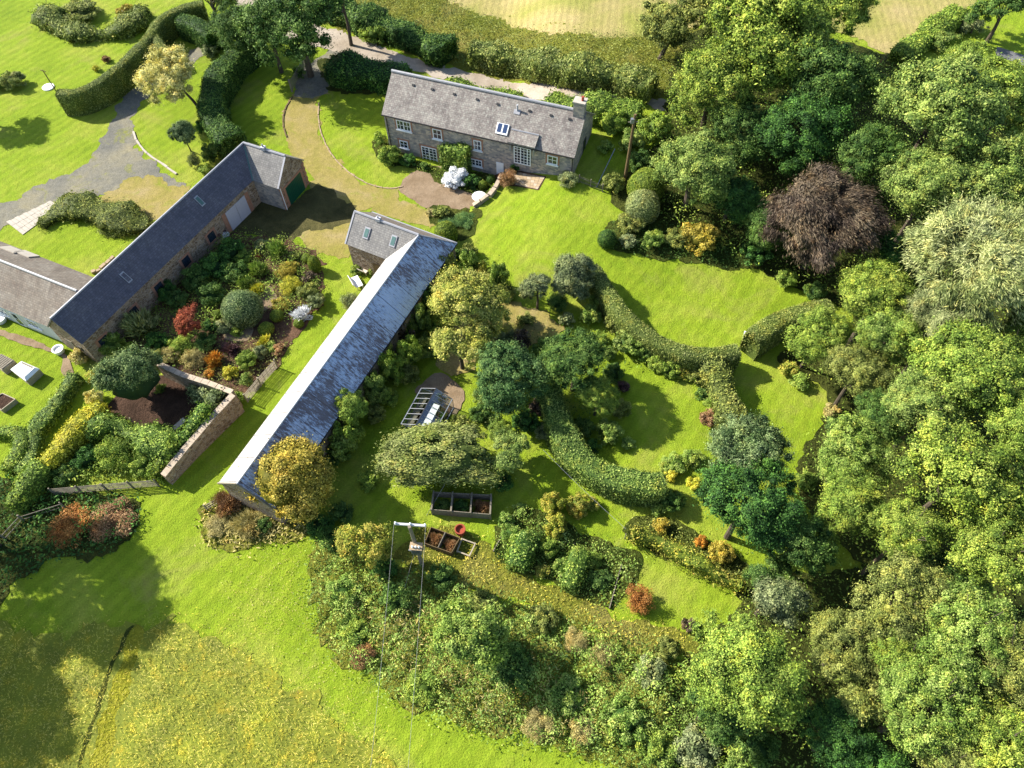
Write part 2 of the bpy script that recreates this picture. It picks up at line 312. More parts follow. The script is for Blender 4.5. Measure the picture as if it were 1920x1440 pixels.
# ------------------------------------------------------------------ mesh helpers
class MB:
    """collects planar faces with metre-scaled UVs, builds ONE mesh object"""
    def __init__(s): s.v = []; s.f = []; s.m = []; s.mats = []
    def mi(s, mat):
        if mat not in s.mats: s.mats.append(mat)
        return s.mats.index(mat)
    def poly(s, pts, mat):
        i = len(s.v); s.v += [tuple(float(c) for c in p) for p in pts]; s.f.append(tuple(range(i, i+len(pts)))); s.m.append(s.mi(mat)); return s
    def slab(s, pts, d, mat, mat2=None):
        """polygon thickened by vector d"""
        pts = [np.array(p, float) for p in pts]; d = np.array(d, float); q = [p+d for p in pts]
        n = len(pts); mat2 = mat2 or mat
        s.poly(pts, mat); s.poly(q[::-1], mat2)
        for i in range(n):
            j = (i+1) % n; s.poly([pts[j], pts[i], q[i], q[j]], mat2)
        return s
    def box(s, c, size, mat, rz=0.0, ax=None):
        c = np.array(c, float)
        if ax is None:
            ax = [np.array([math.cos(rz), math.sin(rz), 0]), np.array([-math.sin(rz), math.cos(rz), 0]), np.array([0, 0, 1.0])]
        h = [np.array(a)*(z/2.0) for a, z in zip(ax, size)]
        def p(i, j, k): return c+h[0]*i+h[1]*j+h[2]*k
        for q in (((-1,-1,-1),(-1,1,-1),(1,1,-1),(1,-1,-1)), ((-1,-1,1),(1,-1,1),(1,1,1),(-1,1,1)), ((-1,-1,-1),(1,-1,-1),(1,-1,1),(-1,-1,1)),
                  ((1,1,-1),(-1,1,-1),(-1,1,1),(1,1,1)), ((-1,1,-1),(-1,-1,-1),(-1,-1,1),(-1,1,1)), ((1,-1,-1),(1,1,-1),(1,1,1),(1,-1,1))):
            s.poly([p(*t) for t in q], mat)
        return s
    def bar(s, a, b, w_, h_, mat):
        a = np.array(a, float); b = np.array(b, float); d = b-a; L = np.linalg.norm(d)
        if L < 1e-6: return s
        d /= L; up = np.array([0, 0, 1.0]) if abs(d[2]) < 0.9 else np.array([1.0, 0, 0])
        sd = np.cross(up, d); sd /= np.linalg.norm(sd); u2 = np.cross(d, sd)
        return s.box((a+b)/2, (L, w_, h_), mat, ax=[d, sd, u2])
    def tube(s, pts, rad, mat, n=8, cap=True):
        pts = [np.array(p, float) for p in pts]
        if isinstance(rad, (int, float)): rad = [rad]*len(pts)
        rings = []
        for i, p in enumerate(pts):
            d = pts[min(i+1, len(pts)-1)]-pts[max(i-1, 0)]; d = d/(np.linalg.norm(d)+1e-9)
            up = np.array([0, 0, 1.0]) if abs(d[2]) < 0.9 else np.array([1.0, 0, 0])
            a = np.cross(up, d); a /= np.linalg.norm(a); b = np.cross(d, a)
            rings.append([p+rad[i]*(a*math.cos(t)+b*math.sin(t)) for t in [2*math.pi*k/n for k in range(n)]])
        base = len(s.v); k = s.mi(mat)
        for r_ in rings: s.v += [tuple(q) for q in r_]
        for i in range(len(rings)-1):
            for j in range(n):
                j2 = (j+1) % n; s.f.append((base+i*n+j, base+i*n+j2, base+(i+1)*n+j2, base+(i+1)*n+j)); s.m.append(k)
        if cap:
            s.f.append(tuple(base+j for j in range(n))[::-1]); s.m.append(k)
            s.f.append(tuple(base+(len(rings)-1)*n+j for j in range(n))); s.m.append(k)
        return s
    def lathe(s, c, prof, mat, n=16):
        c = np.array(c, float)
        base = len(s.v); k = s.mi(mat)
        for (r_, z) in prof:
            for j in range(n):
                t = 2*math.pi*j/n; s.v.append((c[0]+r_*math.cos(t), c[1]+r_*math.sin(t), c[2]+z))
        for i in range(len(prof)-1):
            for j in range(n):
                j2 = (j+1) % n; s.f.append((base+i*n+j, base+i*n+j2, base+(i+1)*n+j2, base+(i+1)*n+j)); s.m.append(k)
        s.f.append(tuple(base+(len(prof)-1)*n+j for j in range(n))); s.m.append(k)
        return s
    def build(s, name, parent=None, smooth=False):
        me = bpy.data.meshes.new(name)
        org = np.zeros(3)
        q = parent
        while q is not None: org = org+np.array(q.location); q = q.parent      # roots are never turned, only placed
        vv = np.array(s.v)-org
        me.from_pydata([tuple(q) for q in vv], [], s.f)
        for m_ in s.mats: me.materials.append(MT[m_] if isinstance(m_, str) else m_)
        me.polygons.foreach_set('material_index', s.m)
        V = np.array(s.v); uv = np.zeros((len(me.loops), 2)); li = 0
        for f in s.f:
            p = V[list(f)]; nn = np.zeros(3)
            for i in range(len(f)): nn += np.cross(p[i], p[(i+1) % len(f)])
            L = np.linalg.norm(nn); nn = nn/L if L > 1e-12 else np.array([0, 0, 1.0])
            u = np.cross([0, 0, 1.0], nn); lu = np.linalg.norm(u); u = u/lu if lu > 0.02 else np.array([1.0, 0, 0])
            t = np.cross(nn, u); uv[li:li+len(f), 0] = p @ u; uv[li:li+len(f), 1] = p @ t; li += len(f)
        l = me.uv_layers.new(name='UVMap'); l.data.foreach_set('uv', uv.ravel())
        if smooth: me.polygons.foreach_set('use_smooth', [True]*len(me.polygons))
        me.update()
        return link(name, me, parent)

def inpoly(x, y, poly):
    x = np.asarray(x); y = np.asarray(y); c = np.zeros(x.shape, bool); n = len(poly)
    for i in range(n):
        x1, y1 = poly[i]; x2, y2 = poly[(i+1) % n]
        if y1 == y2: continue
        k = ((y1 > y) != (y2 > y)) & (x < (x2-x1)*(y-y1)/(y2-y1)+x1); c ^= k
    return c
def smooth_path(pts, closed=False, step=0.5):
    p = [np.array(q, float) for q in pts]; n = len(p); out = []
    for i in range(n if closed else n-1):
        a = p[(i-1) % n] if closed or i > 0 else p[i]; b = p[i]; c = p[(i+1) % n]; d = p[(i+2) % n] if closed or i+2 < n else c
        k = max(1, int(np.linalg.norm((c-b)[:2])/step))
        for j in range(k):
            t = j/k; out.append(0.5*((2*b)+(c-a)*t+(2*a-5*b+4*c-d)*t*t+(3*b-a-3*c+d)*t**3))
    if not closed: out.append(p[-1])
    return out
rg = np.random.default_rng(7)
SHZ = 0.0
def lattice(x0, x1, y0, y1):
    pts = []
    for (a, b, c, d, s) in ((x0, x1, y0, y1, 2.0), (max(x0, -14), min(x1, 22), max(y0, 38), min(y1, 112), 0.6)):
        if b <= a or d <= c: continue
        gx, gy = np.meshgrid(np.arange(math.ceil(a/s)*s, b, s), np.arange(math.ceil(c/s)*s, d, s)); gx = gx.ravel(); gy = gy.ravel()
        if s == 2.0:
            k = ~((gx > -14.1) & (gx < 22.1) & (gy > 37.9) & (gy < 112.1)); gx = gx[k]; gy = gy[k]
        pts.append(np.stack([gx, gy], 1))
    return np.concatenate(pts) if pts else np.zeros((0, 2))
def sheet(name, poly, z, mat, px=True, rough=0.0, smooth=True, kind='structure', label=None, cat=None):
    """a draped sheet of ground: poly in photo pixels (px) or metres"""
    global SHZ; SHZ += 0.0016; z = 0.02+SHZ+(0.01 if z > 0.06 else 0)
    if px: poly = [G(*q)[:2] for q in poly]
    poly = [np.array(q[:2], float) for q in poly]
    if smooth: poly = smooth_path(poly, True, 0.8 if rough == 0 else 0.35)
    if rough:
        rough *= 1.35; lw = rg.uniform(0, 6, 4)
        poly = [q+rg.normal(0, rough, 2)+min(rough, 0.12)*1.6*np.array([math.sin(i*.31+lw[0])+math.sin(i*.83+lw[1]), math.cos(i*.37+lw[2])+math.cos(i*.71+lw[3])]) for i, q in enumerate(poly)]
    a = np.array(poly)
    lt = lattice(a[:, 0].min(), a[:, 0].max(), a[:, 1].min(), a[:, 1].max())
    if len(lt):
        lt = lt[inpoly(lt[:, 0], lt[:, 1], poly)]
    pts = [Vector((float(q[0]), float(q[1]))) for q in a]+[Vector((float(q[0]), float(q[1]))) for q in lt]
    n = len(a)
    vs, es, fs, *_ = delaunay_2d_cdt(pts, [(i, (i+1) % n) for i in range(n)], [], 1, 1e-4)
    V = np.array([(q.x, q.y) for q in vs]); Z = terr(V[:, 0], V[:, 1])+z
    me = bpy.data.meshes.new(name); me.from_pydata([(x_, y_, z_) for (x_, y_), z_ in zip(V, Z)], [], [tuple(f) for f in fs])
    me.materials.append(MT[mat]); me.update()
    bm = bmesh.new(); bm.from_mesh(me); bmesh.ops.recalc_face_normals(bm, faces=bm.faces)
    for f in bm.faces:
        if f.normal.z < 0: f.normal_flip()
    bm.to_mesh(me); bm.free()
    o = link(name, me); tag(o, label, cat, kind=kind); return o

# ------------------------------------------------------------------ foliage
def leaf_arrays(p, nrm, size, aspect, rng, fold=0.0):
    n = len(p); nrm = nrm/(np.linalg.norm(nrm, axis=1, keepdims=True)+1e-9)
    r_ = rng.normal(size=(n, 3)); u = np.cross(nrm, r_); u /= (np.linalg.norm(u, axis=1, keepdims=True)+1e-9); v = np.cross(nrm, u)
    s = size*np.clip(np.exp(rng.normal(-0.05, 0.38, (n, 1))), 0.4, 2.0)
    a = u*s*0.5; b = v*s*0.5*aspect
    V = np.stack([p-a, p-b*0.9+a*0.15, p+a, p+b*0.9+a*0.15], 1).reshape(-1, 3)
    return V
def leaf_dir_arrays(p, d, nrm, length, width):
    d = d/(np.linalg.norm(d, axis=1, keepdims=True)+1e-9); s = np.cross(d, nrm); s /= (np.linalg.norm(s, axis=1, keepdims=True)+1e-9)
    L = length[:, None]; Wd = width[:, None]
    return np.stack([p, p+d*L*0.5-s*Wd*0.5, p+d*L, p+d*L*0.5+s*Wd*0.5], 1).reshape(-1, 3)
def mesh_np(name, V, tint, mats, extra=None):
    """V: (4n,3) leaf quads; extra: (verts, faces) solid core in material slot 1"""
    n = len(V)//4; ev, ef = extra if extra else (np.zeros((0, 3)), [])
    me = bpy.data.meshes.new(name); me.vertices.add(len(V)+len(ev)); me.vertices.foreach_set('co', np.concatenate([V, np.array(ev).reshape(-1, 3)]).astype(np.float32).ravel())
    loops = np.arange(4*n); starts = np.arange(n)*4; tot = np.full(n, 4)
    if ef:
        fl = [len(f) for f in ef]; el = np.array([i for f in ef for i in f])+len(V)
        starts = np.concatenate([starts, 4*n+np.concatenate([[0], np.cumsum(fl)[:-1]])]); tot = np.concatenate([tot, fl]); loops = np.concatenate([loops, el])
    me.loops.add(len(loops)); me.loops.foreach_set('vertex_index', loops.astype(np.int32))
    me.polygons.add(len(starts)); me.polygons.foreach_set('loop_start', starts.astype(np.int32)); me.polygons.foreach_set('loop_total', tot.astype(np.int32))
    mi = np.zeros(len(starts), np.int32); mi[n:] = 1 if len(mats) > 1 else 0
    for m_ in mats: me.materials.append(MT[m_])
    me.polygons.foreach_set('material_index', mi)
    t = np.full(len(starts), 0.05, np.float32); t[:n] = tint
    me.update(calc_edges=True)
    at = me.attributes.new('tint', 'FLOAT', 'FACE'); at.data.foreach_set('value', t)
    return me
def sph(rng, n):
    d = rng.normal(size=(n, 3)); return d/np.linalg.norm(d, axis=1, keepdims=True)
def ico(r_, sub=2, flat=1.0, cz=0.0, wob=0.0, rng=None):
    bm = bmesh.new(); bmesh.ops.create_icosphere(bm, subdivisions=sub, radius=1.0)
    V = np.array([v.co[:] for v in bm.verts]); F = [tuple(v.index for v in f.verts) for f in bm.faces]; bm.free()
    if wob: V = V*(1+rng.normal(0, wob, (len(V), 1)))
    V = V*r_; V[:, 2] = V[:, 2]*flat+cz; return V, F
def crown_mesh(name, seed, n=22000, leaf=0.05, clusters=95, cr=0.2, aspect=0.62, flat=0.82, droop=0.0, lobes=6, core=0.0, shell=0.72, cut=-0.75, up=0.35, gap=0.0):
    """unit-radius crown: leaves in clumps on a lobed, uneven volume"""
    rng = np.random.default_rng(seed)
    # a few big limbs' masses, each with its own clumps
    sd = sph(rng, lobes*4); sd = sd[sd[:, 2] > -0.35][:lobes]; k0 = len(sd)
    sr = rng.uniform(0.34, 0.52, k0); so_ = (1.0-sr)*rng.uniform(0.72, 1.02, k0); sc = sd*so_[:, None]
    sc = np.concatenate([sc, [[0, 0, 0.25]]]); sr = np.append(sr, 0.5)
    own = rng.integers(0, len(sc), clusters*2); dd = sph(rng, clusters*2); dd[:, 2] += 0.25; dd /= np.linalg.norm(dd, axis=1, keepdims=True)
    c = sc[own]+dd*(sr[own]*rng.uniform(shell, 1.0, clusters*2))[:, None]
    rn = np.linalg.norm(c, axis=1); c = c[(c[:, 2] > -0.6) & (rn > 0.4) & (rn < 1.15)][:clusters]; k = len(c)
    wt = rng.uniform(0.4, 1.0, k); cs = cr*rng.uniform(0.5, 1.4, k)
    idx = rng.choice(k, n, p=wt/wt.sum())
    d = sph(rng, n); d[:, 2] = d[:, 2]*0.8+0.15
    rr = cs[idx]*(0.45+0.6*rng.random(n)**0.6)
    p = c[idx]+d*rr[:, None]
    p += rng.normal(0, 0.035, p.shape)*(rng.random((n, 1)) < 0.25)*2
    p[:, 2] *= flat
    out = p/(np.linalg.norm(p, axis=1, keepdims=True)+1e-6)
    nrm = d*0.7+out*0.5+np.array([0, 0, up])+rng.normal(0, 0.55, (n, 3))
    ct = rng.random(k)
    tint = np.clip(0.5+(ct[idx]-0.5)*0.55+rng.normal(0, 0.2, n), 0, 1)
    ok = p[:, 2] > cut*flat
    p = p[ok]; nrm = nrm[ok]; tint = tint[ok]
    if droop:
        dd = out[ok]*0.5+np.array([0.35, -0.2, -droop])+rng.normal(0, 0.25, (len(p), 3))
        V = leaf_dir_arrays(p, dd, nrm, leaf*rng.uniform(1.6, 3.4, len(p)), leaf*rng.uniform(0.25, 0.5, len(p)))
    else: V = leaf_arrays(p, nrm, leaf, aspect, rng)
    mats = ['mid']; ex = None
    iv, if_ = ico(1.0, 1); ev = []; ef = []  # dark-tinted balls added in each clump to block sun and deepen inner shade
    for ci, ri in zip(c, cs):
        b0 = len(ev); ev += list((ci+iv*(1+rng.normal(0, 0.1, (len(iv), 1)))*ri*0.6)*np.array([1, 1, flat])); ef += [tuple(q+b0 for q in f) for f in if_]
    if core:
        cv, cf = ico(core, 3, flat, 0.0, 0.09, rng); b0 = len(ev); ev += list(cv); ef += [tuple(q+b0 for q in f) for f in cf]
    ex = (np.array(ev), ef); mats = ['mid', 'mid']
    return mesh_np(name, V, tint, mats, ex), c*np.array([1, 1, flat])
def bush_mesh(name, seed, n=5000, leaf=0.085, lumps=26, cr=0.3, aspect=0.6, flat=0.85, spiky=0.0, smoothness=0.0, core=0.48):
    """unit-radius bush standing on z=0, 1.6 high or so; scaled per plant"""
    rng = np.random.default_rng(seed)
    if smoothness:
        d = sph(rng, n); d = d[d[:, 2] > -0.72]; n = len(d)
        p = d*(1+rng.normal(0, 0.018, (n, 1))+0.03*np.sin(d[:, :1]*5+seed)*np.cos(d[:, 1:2]*4)); nrm = d+rng.normal(0, 0.35, (n, 3)); tint = np.clip(rng.normal(0.5, 0.2, n), 0, 1)
        cz = 0.72*flat; core = 0.965
    else:
        c = sph(rng, lumps*3); c = c[c[:, 2] > -0.45][:lumps]; k = len(c); c = c*(0.5+0.32*rng.random((k, 1)))
        idx = rng.integers(0, k, n); d = sph(rng, n); d[:, 2] = d[:, 2]*0.8+0.2
        p = c[idx]+d*(cr*(0.5+0.6*rng.random((n, 1))**0.6)); nrm = d+rng.normal(0, 0.6, (n, 3))+np.array([0, 0, 0.3])
        ct = rng.random(k); tint = np.clip(0.5+(ct[idx]-0.5)*0.5+rng.normal(0, 0.2, n), 0, 1); cz = 0.62*flat
    p[:, 2] = p[:, 2]*flat+cz
    ok = p[:, 2] > 0.0; p = p[ok]; nrm = nrm[ok]; tint = tint[ok]
    if spiky:
        dd = p-np.array([0, 0, 0.1]); dd = dd/np.linalg.norm(dd, axis=1, keepdims=True)+rng.normal(0, 0.3, p.shape)+np.array([0, 0, 0.2])
        V = leaf_dir_arrays(p-dd*spiky*0.5, dd, nrm, spiky*rng.uniform(0.6, 1.5, len(p)), leaf*rng.uniform(0.4, 0.9, len(p)))
    else: V = leaf_arrays(p, nrm, leaf, aspect, rng)
    ex = None; mats = ['mid']
    if core:
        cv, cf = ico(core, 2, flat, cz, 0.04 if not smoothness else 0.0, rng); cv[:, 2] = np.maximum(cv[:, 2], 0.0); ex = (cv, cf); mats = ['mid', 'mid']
    return mesh_np(name, V, tint, mats, ex)
def trunk_mesh(name, cl, seed, th=0.035, limbs=9, z0=-1.6):
    """tapered trunk from z0 up into a unit crown with limbs to some clumps"""
    rng = random.Random(seed); mb = MB()
    top = (rng.uniform(-.08, .08), rng.uniform(-.08, .08), 0.35)
    mb.tube([(0, 0, z0), (rng.uniform(-.03, .03), rng.uniform(-.03, .03), z0*0.5), (0, 0, -0.35), (top[0]*.5, top[1]*.5, 0.0), top], [th*1.5, th*1.1, th*0.95, th*0.7, th*0.25], 'bark', 8)
    cs = list(cl); rng.shuffle(cs)
    for c in cs[:limbs]:
        z = rng.uniform(-0.5, 0.05); c = np.array(c)*0.98; m_ = c*0.45+np.array([0, 0, z*0.6+0.02])
        mb.tube([(0, 0, z), m_, c], [th*0.5, th*0.32, th*0.12], 'bark', 5)
    me_o = mb.build(name); me = me_o.data; bpy.data.objects.remove(me_o); return me

LIB = {}
for i in range(5):
    me, cl = crown_mesh('broad_crown', 11+i, 84000, 0.027, 260, 0.105, lobes=12); LIB['broad%d' % i] = (me, cl)
for i in range(3):
    me, cl = crown_mesh('medium_crown', 31+i, 38000, 0.04, 130, 0.14, lobes=9); LIB['medium%d' % i] = (me, cl)
for i in range(2):
    me, cl = crown_mesh('feather_crown', 41+i, 90000, 0.024, 190, 0.14, droop=0.5, lobes=10, core=0.35); LIB['feather%d' % i] = (me, cl)
for i in range(2):
    me, cl = crown_mesh('dense_crown', 51+i, 80000, 0.033, 240, 0.13, lobes=8, core=0.6, flat=0.95, shell=0.85); LIB['dense%d' % i] = (me, cl)
for i in range(2):
    me, cl = crown_mesh('airy_crown', 61+i, 16000, 0.045, 80, 0.17, lobes=8, shell=0.4); LIB['airy%d' % i] = (me, cl)
for k_, (me, cl) in list(LIB.items()):
    LIB[k_] = (me, cl, trunk_mesh('trunk_'+k_, cl, len(k_)+int(k_[-1]), th=0.05 if 'airy' in k_ or 'medium' in k_ else 0.042, limbs=14))
BL = {}
for i in range(3): BL['bush%d' % i] = bush_mesh('bush_foliage', 71+i, 8000, 0.075, 44, 0.2)
for i in range(3): BL['small%d' % i] = bush_mesh('small_foliage', 81+i, 2600, 0.12, 24, 0.27)
for i in range(2): BL['spiky%d' % i] = bush_mesh('spiky_foliage', 91+i, 1500, 0.1, 16, 0.34, spiky=0.42, core=0.5)
BL['ball0'] = bush_mesh('clipped_foliage', 95, 3600, 0.075, smoothness=1, flat=0.95)
BL['ball1'] = bush_mesh('clipped_foliage_fine', 96, 9000, 0.05, smoothness=1, flat=0.95)
BL['glossy0'] = bush_mesh('glossy_foliage', 97, 9000, 0.075, 34, 0.3, aspect=0.55)
for i in range(2): BL['fine%d' % i] = bush_mesh('fine_foliage', 98+i, 9000, 0.05, 50, 0.24)
BL['twig0'] = bush_mesh('twiggy_pile', 99, 3500, 0.035, 22, 0.34, spiky=0.35, core=0.6)

def setmat(o, mat):
    for s in o.material_slots:
        s.link = 'OBJECT'; s.material = MT[mat]
prng = random.Random(5)
def tree(name, label, px, py, rpx, mat, kind, zc=None, cat='tree', group=None, sz=1.0, sx=1.0, bark='bark', lean=None, rot=None):
    """crown centred at that photo pixel, at height zc"""
    z = zc if zc else 6.0
    for _ in range(2):
        r_ = rpx*pxm(px, py, z)
        if zc is None: z = r_*0.95+2.2
    c = W(px, py, z); g = float(terr(c[0], c[1]))
    bx, by = c[0], c[1]
    if lean: bx, by = G(*lean)[:2]
    root = empty(name, (bx, by, g)); tag(root, label, cat, group)
    me, cl, tr = LIB[kind]
    cr = link('crown', me, root); cr.location = (c[0]-bx, c[1]-by, z-g); cr.scale = (r_*sx, r_, r_*sz); cr.rotation_euler = (0, 0, prng.uniform(0, 6.28) if rot is None else rot); setmat(cr, mat)
    if lean:
        mb = MB(); p0 = np.array([bx, by, g]); p1 = np.array([c[0], c[1], z]); d = p1-p0
        mb.tube([p0, p0+d*0.35+np.array([0, 0, 0.3]), p0+d*0.75, p1], [r_*0.05, r_*0.04, r_*0.03, r_*0.015], bark, 8)
        for k in range(6):
            q = p1+np.array(cl[k*3])*r_*0.8; mb.tube([p0+d*(0.5+0.06*k), (p1+q)/2, q], [r_*0.02, r_*0.014, r_*0.005], bark, 5)
        mb.build('trunk', root)
    else:
        t = link('trunk', tr, root); H = (z-g)/1.6; t.location = (0, 0, z-g); t.scale = (r_, r_, H); t.rotation_euler = cr.rotation_euler
        if bark != 'bark': setmat(t, bark)
    return root
def bush(name, label, px, py, rpx, mat, kind='bush0', h=None, cat='shrub', group=None, sx=1.0, rot=None, wpx=None):
    """plant whose visible blob is centred at that photo pixel with radius rpx"""
    z0 = float(G(px, py)[2]); r_ = rpx*pxm(px, py, z0)
    hs = h if h else 1.0
    zc = z0+r_*0.62*hs; c = W(px, py, zc); g = float(terr(c[0], c[1]))
    o = link(name, BL[kind]); o.location = (c[0], c[1], g-0.03); o.scale = (r_*sx, r_, r_*hs); o.rotation_euler = (0, 0, prng.uniform(0, 6.28) if rot is None else rot)
    setmat(o, mat); tag(o, label, cat, group); return o

def hedge(name, label, path, width, height, mat, rough=0.05, leaf=0.16, dens=110, cat='hedge', group=None, top=1.0, closed=False, parent=None, seed=1, z0=0.0, taper=True, zfun=None, floor=None):
    """a wall of foliage; path = photo pixels of the middle of its top"""
    rng = np.random.default_rng(seed)
    pts = []
    for q in path:
        hh = q[2] if len(q) > 2 else height
        p = W(q[0], q[1], hh); 
        for _ in range(3): p = W(q[0], q[1], hh+float(terr(p[0], p[1])))
        pts.append(np.array([p[0], p[1], hh, (q[3] if len(q) > 3 else width)]))
    sp = smooth_path(pts, closed, 0.5); n = len(sp)
    prof = [(-0.5, 0.0), (-0.53, 0.5), (-0.5, 0.88), (-0.38*top, 1.0), (0.0, 1.02), (0.38*top, 1.0), (0.5, 0.88), (0.53, 0.5), (0.5, 0.0)]
    m_ = len(prof); V = []; F = []
    for i, q in enumerate(sp):
        q = np.array(q, float); lo = rough*1.6*(math.sin(i*0.55+seed)+0.7*math.sin(i*0.23+seed*2.1)); q[3] *= 1+lo; q[2] *= 1+lo*0.6
        a = sp[max(i-1, 0)]; b = sp[min(i+1, n-1)]; d = (b-a)[:2]; d /= np.linalg.norm(d)+1e-9; s_ = np.array([-d[1], d[0]]); g = float(terr(q[0], q[1]))+z0
        end = 0.86 if i in (0, n-1) and taper else 1.0
        for (u, v) in prof:
            wob = 1+rng.normal(0, rough)
            V.append((q[0]+s_[0]*u*q[3]*end*wob, q[1]+s_[1]*u*q[3]*end*wob, g+max(0.0, v*q[2]*(1+rng.normal(0, rough*0.5)) if v > 0 else 0)-(0.0 if v > 0 else 0.05)))
    V = np.array(V)
    for i in range(n-1):
        for j in range(m_-1): F.append((i*m_+j, i*m_+j+1, (i+1)*m_+j+1, (i+1)*m_+j))
    F.append(tuple(range(m_))); F.append(tuple((n-1)*m_+j for j in range(m_))[::-1])
    ps = []; ns = []
    for f in F:
        p = V[list(f)]; ar = 0.5*np.linalg.norm(np.cross(p[2]-p[0], p[-1]-p[1])) if len(f) == 4 else 1.0
        nn = np.cross(p[1]-p[0], p[-1]-p[0]); L = np.linalg.norm(nn); 
        if L < 1e-9: continue
        nn = -nn/L; k = rng.poisson(ar*dens*1.7)
        if k == 0: continue
        if len(f) == 4:
            a = rng.random((k, 1)); b = rng.random((k, 1)); q = p[0]*(1-a)*(1-b)+p[1]*a*(1-b)+p[2]*a*b+p[3]*(1-a)*b
        else:
            k = int(k*height*width/1.0)+1; ii = rng.integers(0, len(f), k); jj = rng.integers(0, len(f), k); a = rng.random((k, 1)); q = p[ii]*a+p[jj]*(1-a)
            cc = p.mean(0); ctr = V.mean(0); 
            if np.dot(nn, cc-sp[n//2][:3]*[1, 1, 0]) < 0: nn = -nn
        ps.append(q); ns.append(np.repeat(nn[None], len(q), 0))
    p = np.concatenate(ps); nn = np.concatenate(ns)
    p = p+nn*rng.normal(0.03, leaf*0.3+rough*1.0, (len(p), 1)); nrm = nn+rng.normal(0, 0.45, nn.shape)
    ph = np.sin(p[:, 0]*1.3+seed)*np.cos(p[:, 1]*1.1)
    tint = np.clip(0.5+0.12*ph+rng.normal(0, 0.2, len(p)), 0, 1)
    LV = leaf_arrays(p, nrm, leaf*0.85, 0.6, rng)
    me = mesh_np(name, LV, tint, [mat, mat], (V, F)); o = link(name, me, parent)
    if parent is None: tag(o, label, cat, group)
    return o
def scatter(name, poly, dens, size, height, mat, label=None, px=True, seed=3, soft=0.45, lumps=0.0, lscale=0.5, kind='stuff', aspect=0.5, cat='ground cover', spiky=0.0, exclude=()):
    """uncountable low growth over a stretch of ground, one object"""
    rng = np.random.default_rng(seed)
    if px: poly = [G(*q)[:2] for q in poly]
    poly = smooth_path([np.array(q[:2]) for q in poly], True, 1.0); a = np.array(poly)
    x0, y0 = a.min(0); x1, y1 = a.max(0); n = int((x1-x0)*(y1-y0)*dens)
    x = rng.uniform(x0, x1, n); y = rng.uniform(y0, y1, n); k = inpoly(x, y, poly)
    for e in exclude: k &= ~inpoly(x, y, e)
    x = x[k]; y = y[k]; n = len(x)
    x = x+rng.normal(0, soft, n); y = y+rng.normal(0, soft, n)
    fx = np.sin(x*lscale*2.1+np.sin(y*lscale*1.7)*1.3)*np.cos(y*lscale*1.9+np.sin(x*lscale*1.3))+0.5*np.sin(x*lscale*5+seed)*np.sin(y*lscale*4.3)
    lump = lumps*np.clip(0.5+0.5*fx, 0, 1.3)
    z = terr(x, y)+lump*(0.75+0.25*rng.random(n))+height*rng.random(n)**1.5
    p = np.stack([x, y, z], 1); nrm = rng.normal(0, 0.6, (n, 3))+np.array([0, 0, 0.9])
    tint = np.clip(0.5+0.16*fx+rng.normal(0, 0.2, n), 0, 1)
    if spiky:
        dd = rng.normal(0, 0.8, (n, 3))+np.array([0.25, -0.1, 0.35]); dd[:, 2] = abs(dd[:, 2])*0.6; V = leaf_dir_arrays(p*[1, 1, 0]+np.stack([x*0, x*0, terr(x, y)+0.05+lump*0.7], 1), dd, rng.normal(0, 0.5, (n, 3))+np.array([-0.4, 0.2, 1.0]), spiky*rng.uniform(0.5, 1.4, n), size*rng.uniform(0.4, 1.0, n))
    else: V = leaf_arrays(p, nrm, size, aspect, rng)
    o = link(name, mesh_np(name, V, tint, [mat])); tag(o, label, cat, kind=kind); return o

def ribbon(name, path, w_, mat, rough=0.05):
    """a narrow draped strip such as a wheel rut"""
    sp = smooth_path([G(*q) for q in path], False, 0.5); L_ = []; R2 = []
    for i, q in enumerate(sp):
        d = (sp[min(i+1, len(sp)-1)]-sp[max(i-1, 0)])[:2]; d /= np.linalg.norm(d)+1e-9; n_ = np.array([-d[1], d[0]]); k = w_/2*(0.3 if i in (0, len(sp)-1) else 1)
        L_.append(q[:2]+n_*(k+rg.normal(0, rough))); R2.append(q[:2]-n_*(k+rg.normal(0, rough)))
    return sheet(name, L_+R2[::-1], 0.04, mat, px=False, smooth=False)
# ================================================================== GROUND
lt = lattice(-90, 96, -14, 136)
bp = [(-600, -400), (600, -400), (600, 800), (-600, 800)]
bound = [np.array(q, float) for q in bp]
mid_pts = [np.array([x, y], float) for x in range(-560, 600, 40) for y in range(-360, 800, 40) if not (-92 < x < 98 and -16 < y < 138)]
allp = [Vector((float(q[0]), float(q[1]))) for q in list(bound)+mid_pts+list(lt)]
vs, es, fs, *_ = delaunay_2d_cdt(allp, [(0, 1), (1, 2), (2, 3), (3, 0)], [], 1, 1e-4)
V = np.array([(q.x, q.y) for q in vs]); Z = terr(V[:, 0], V[:, 1])
me = bpy.data.meshes.new('lawn'); me.from_pydata([(a, b, c) for (a, b), c in zip(V, Z)], [], [tuple(f) for f in fs])
me.materials.append(MT['lawn']); me.update()
if me.polygons[0].normal.z < 0: me.flip_normals()
tag(link('lawn', me), kind='structure')

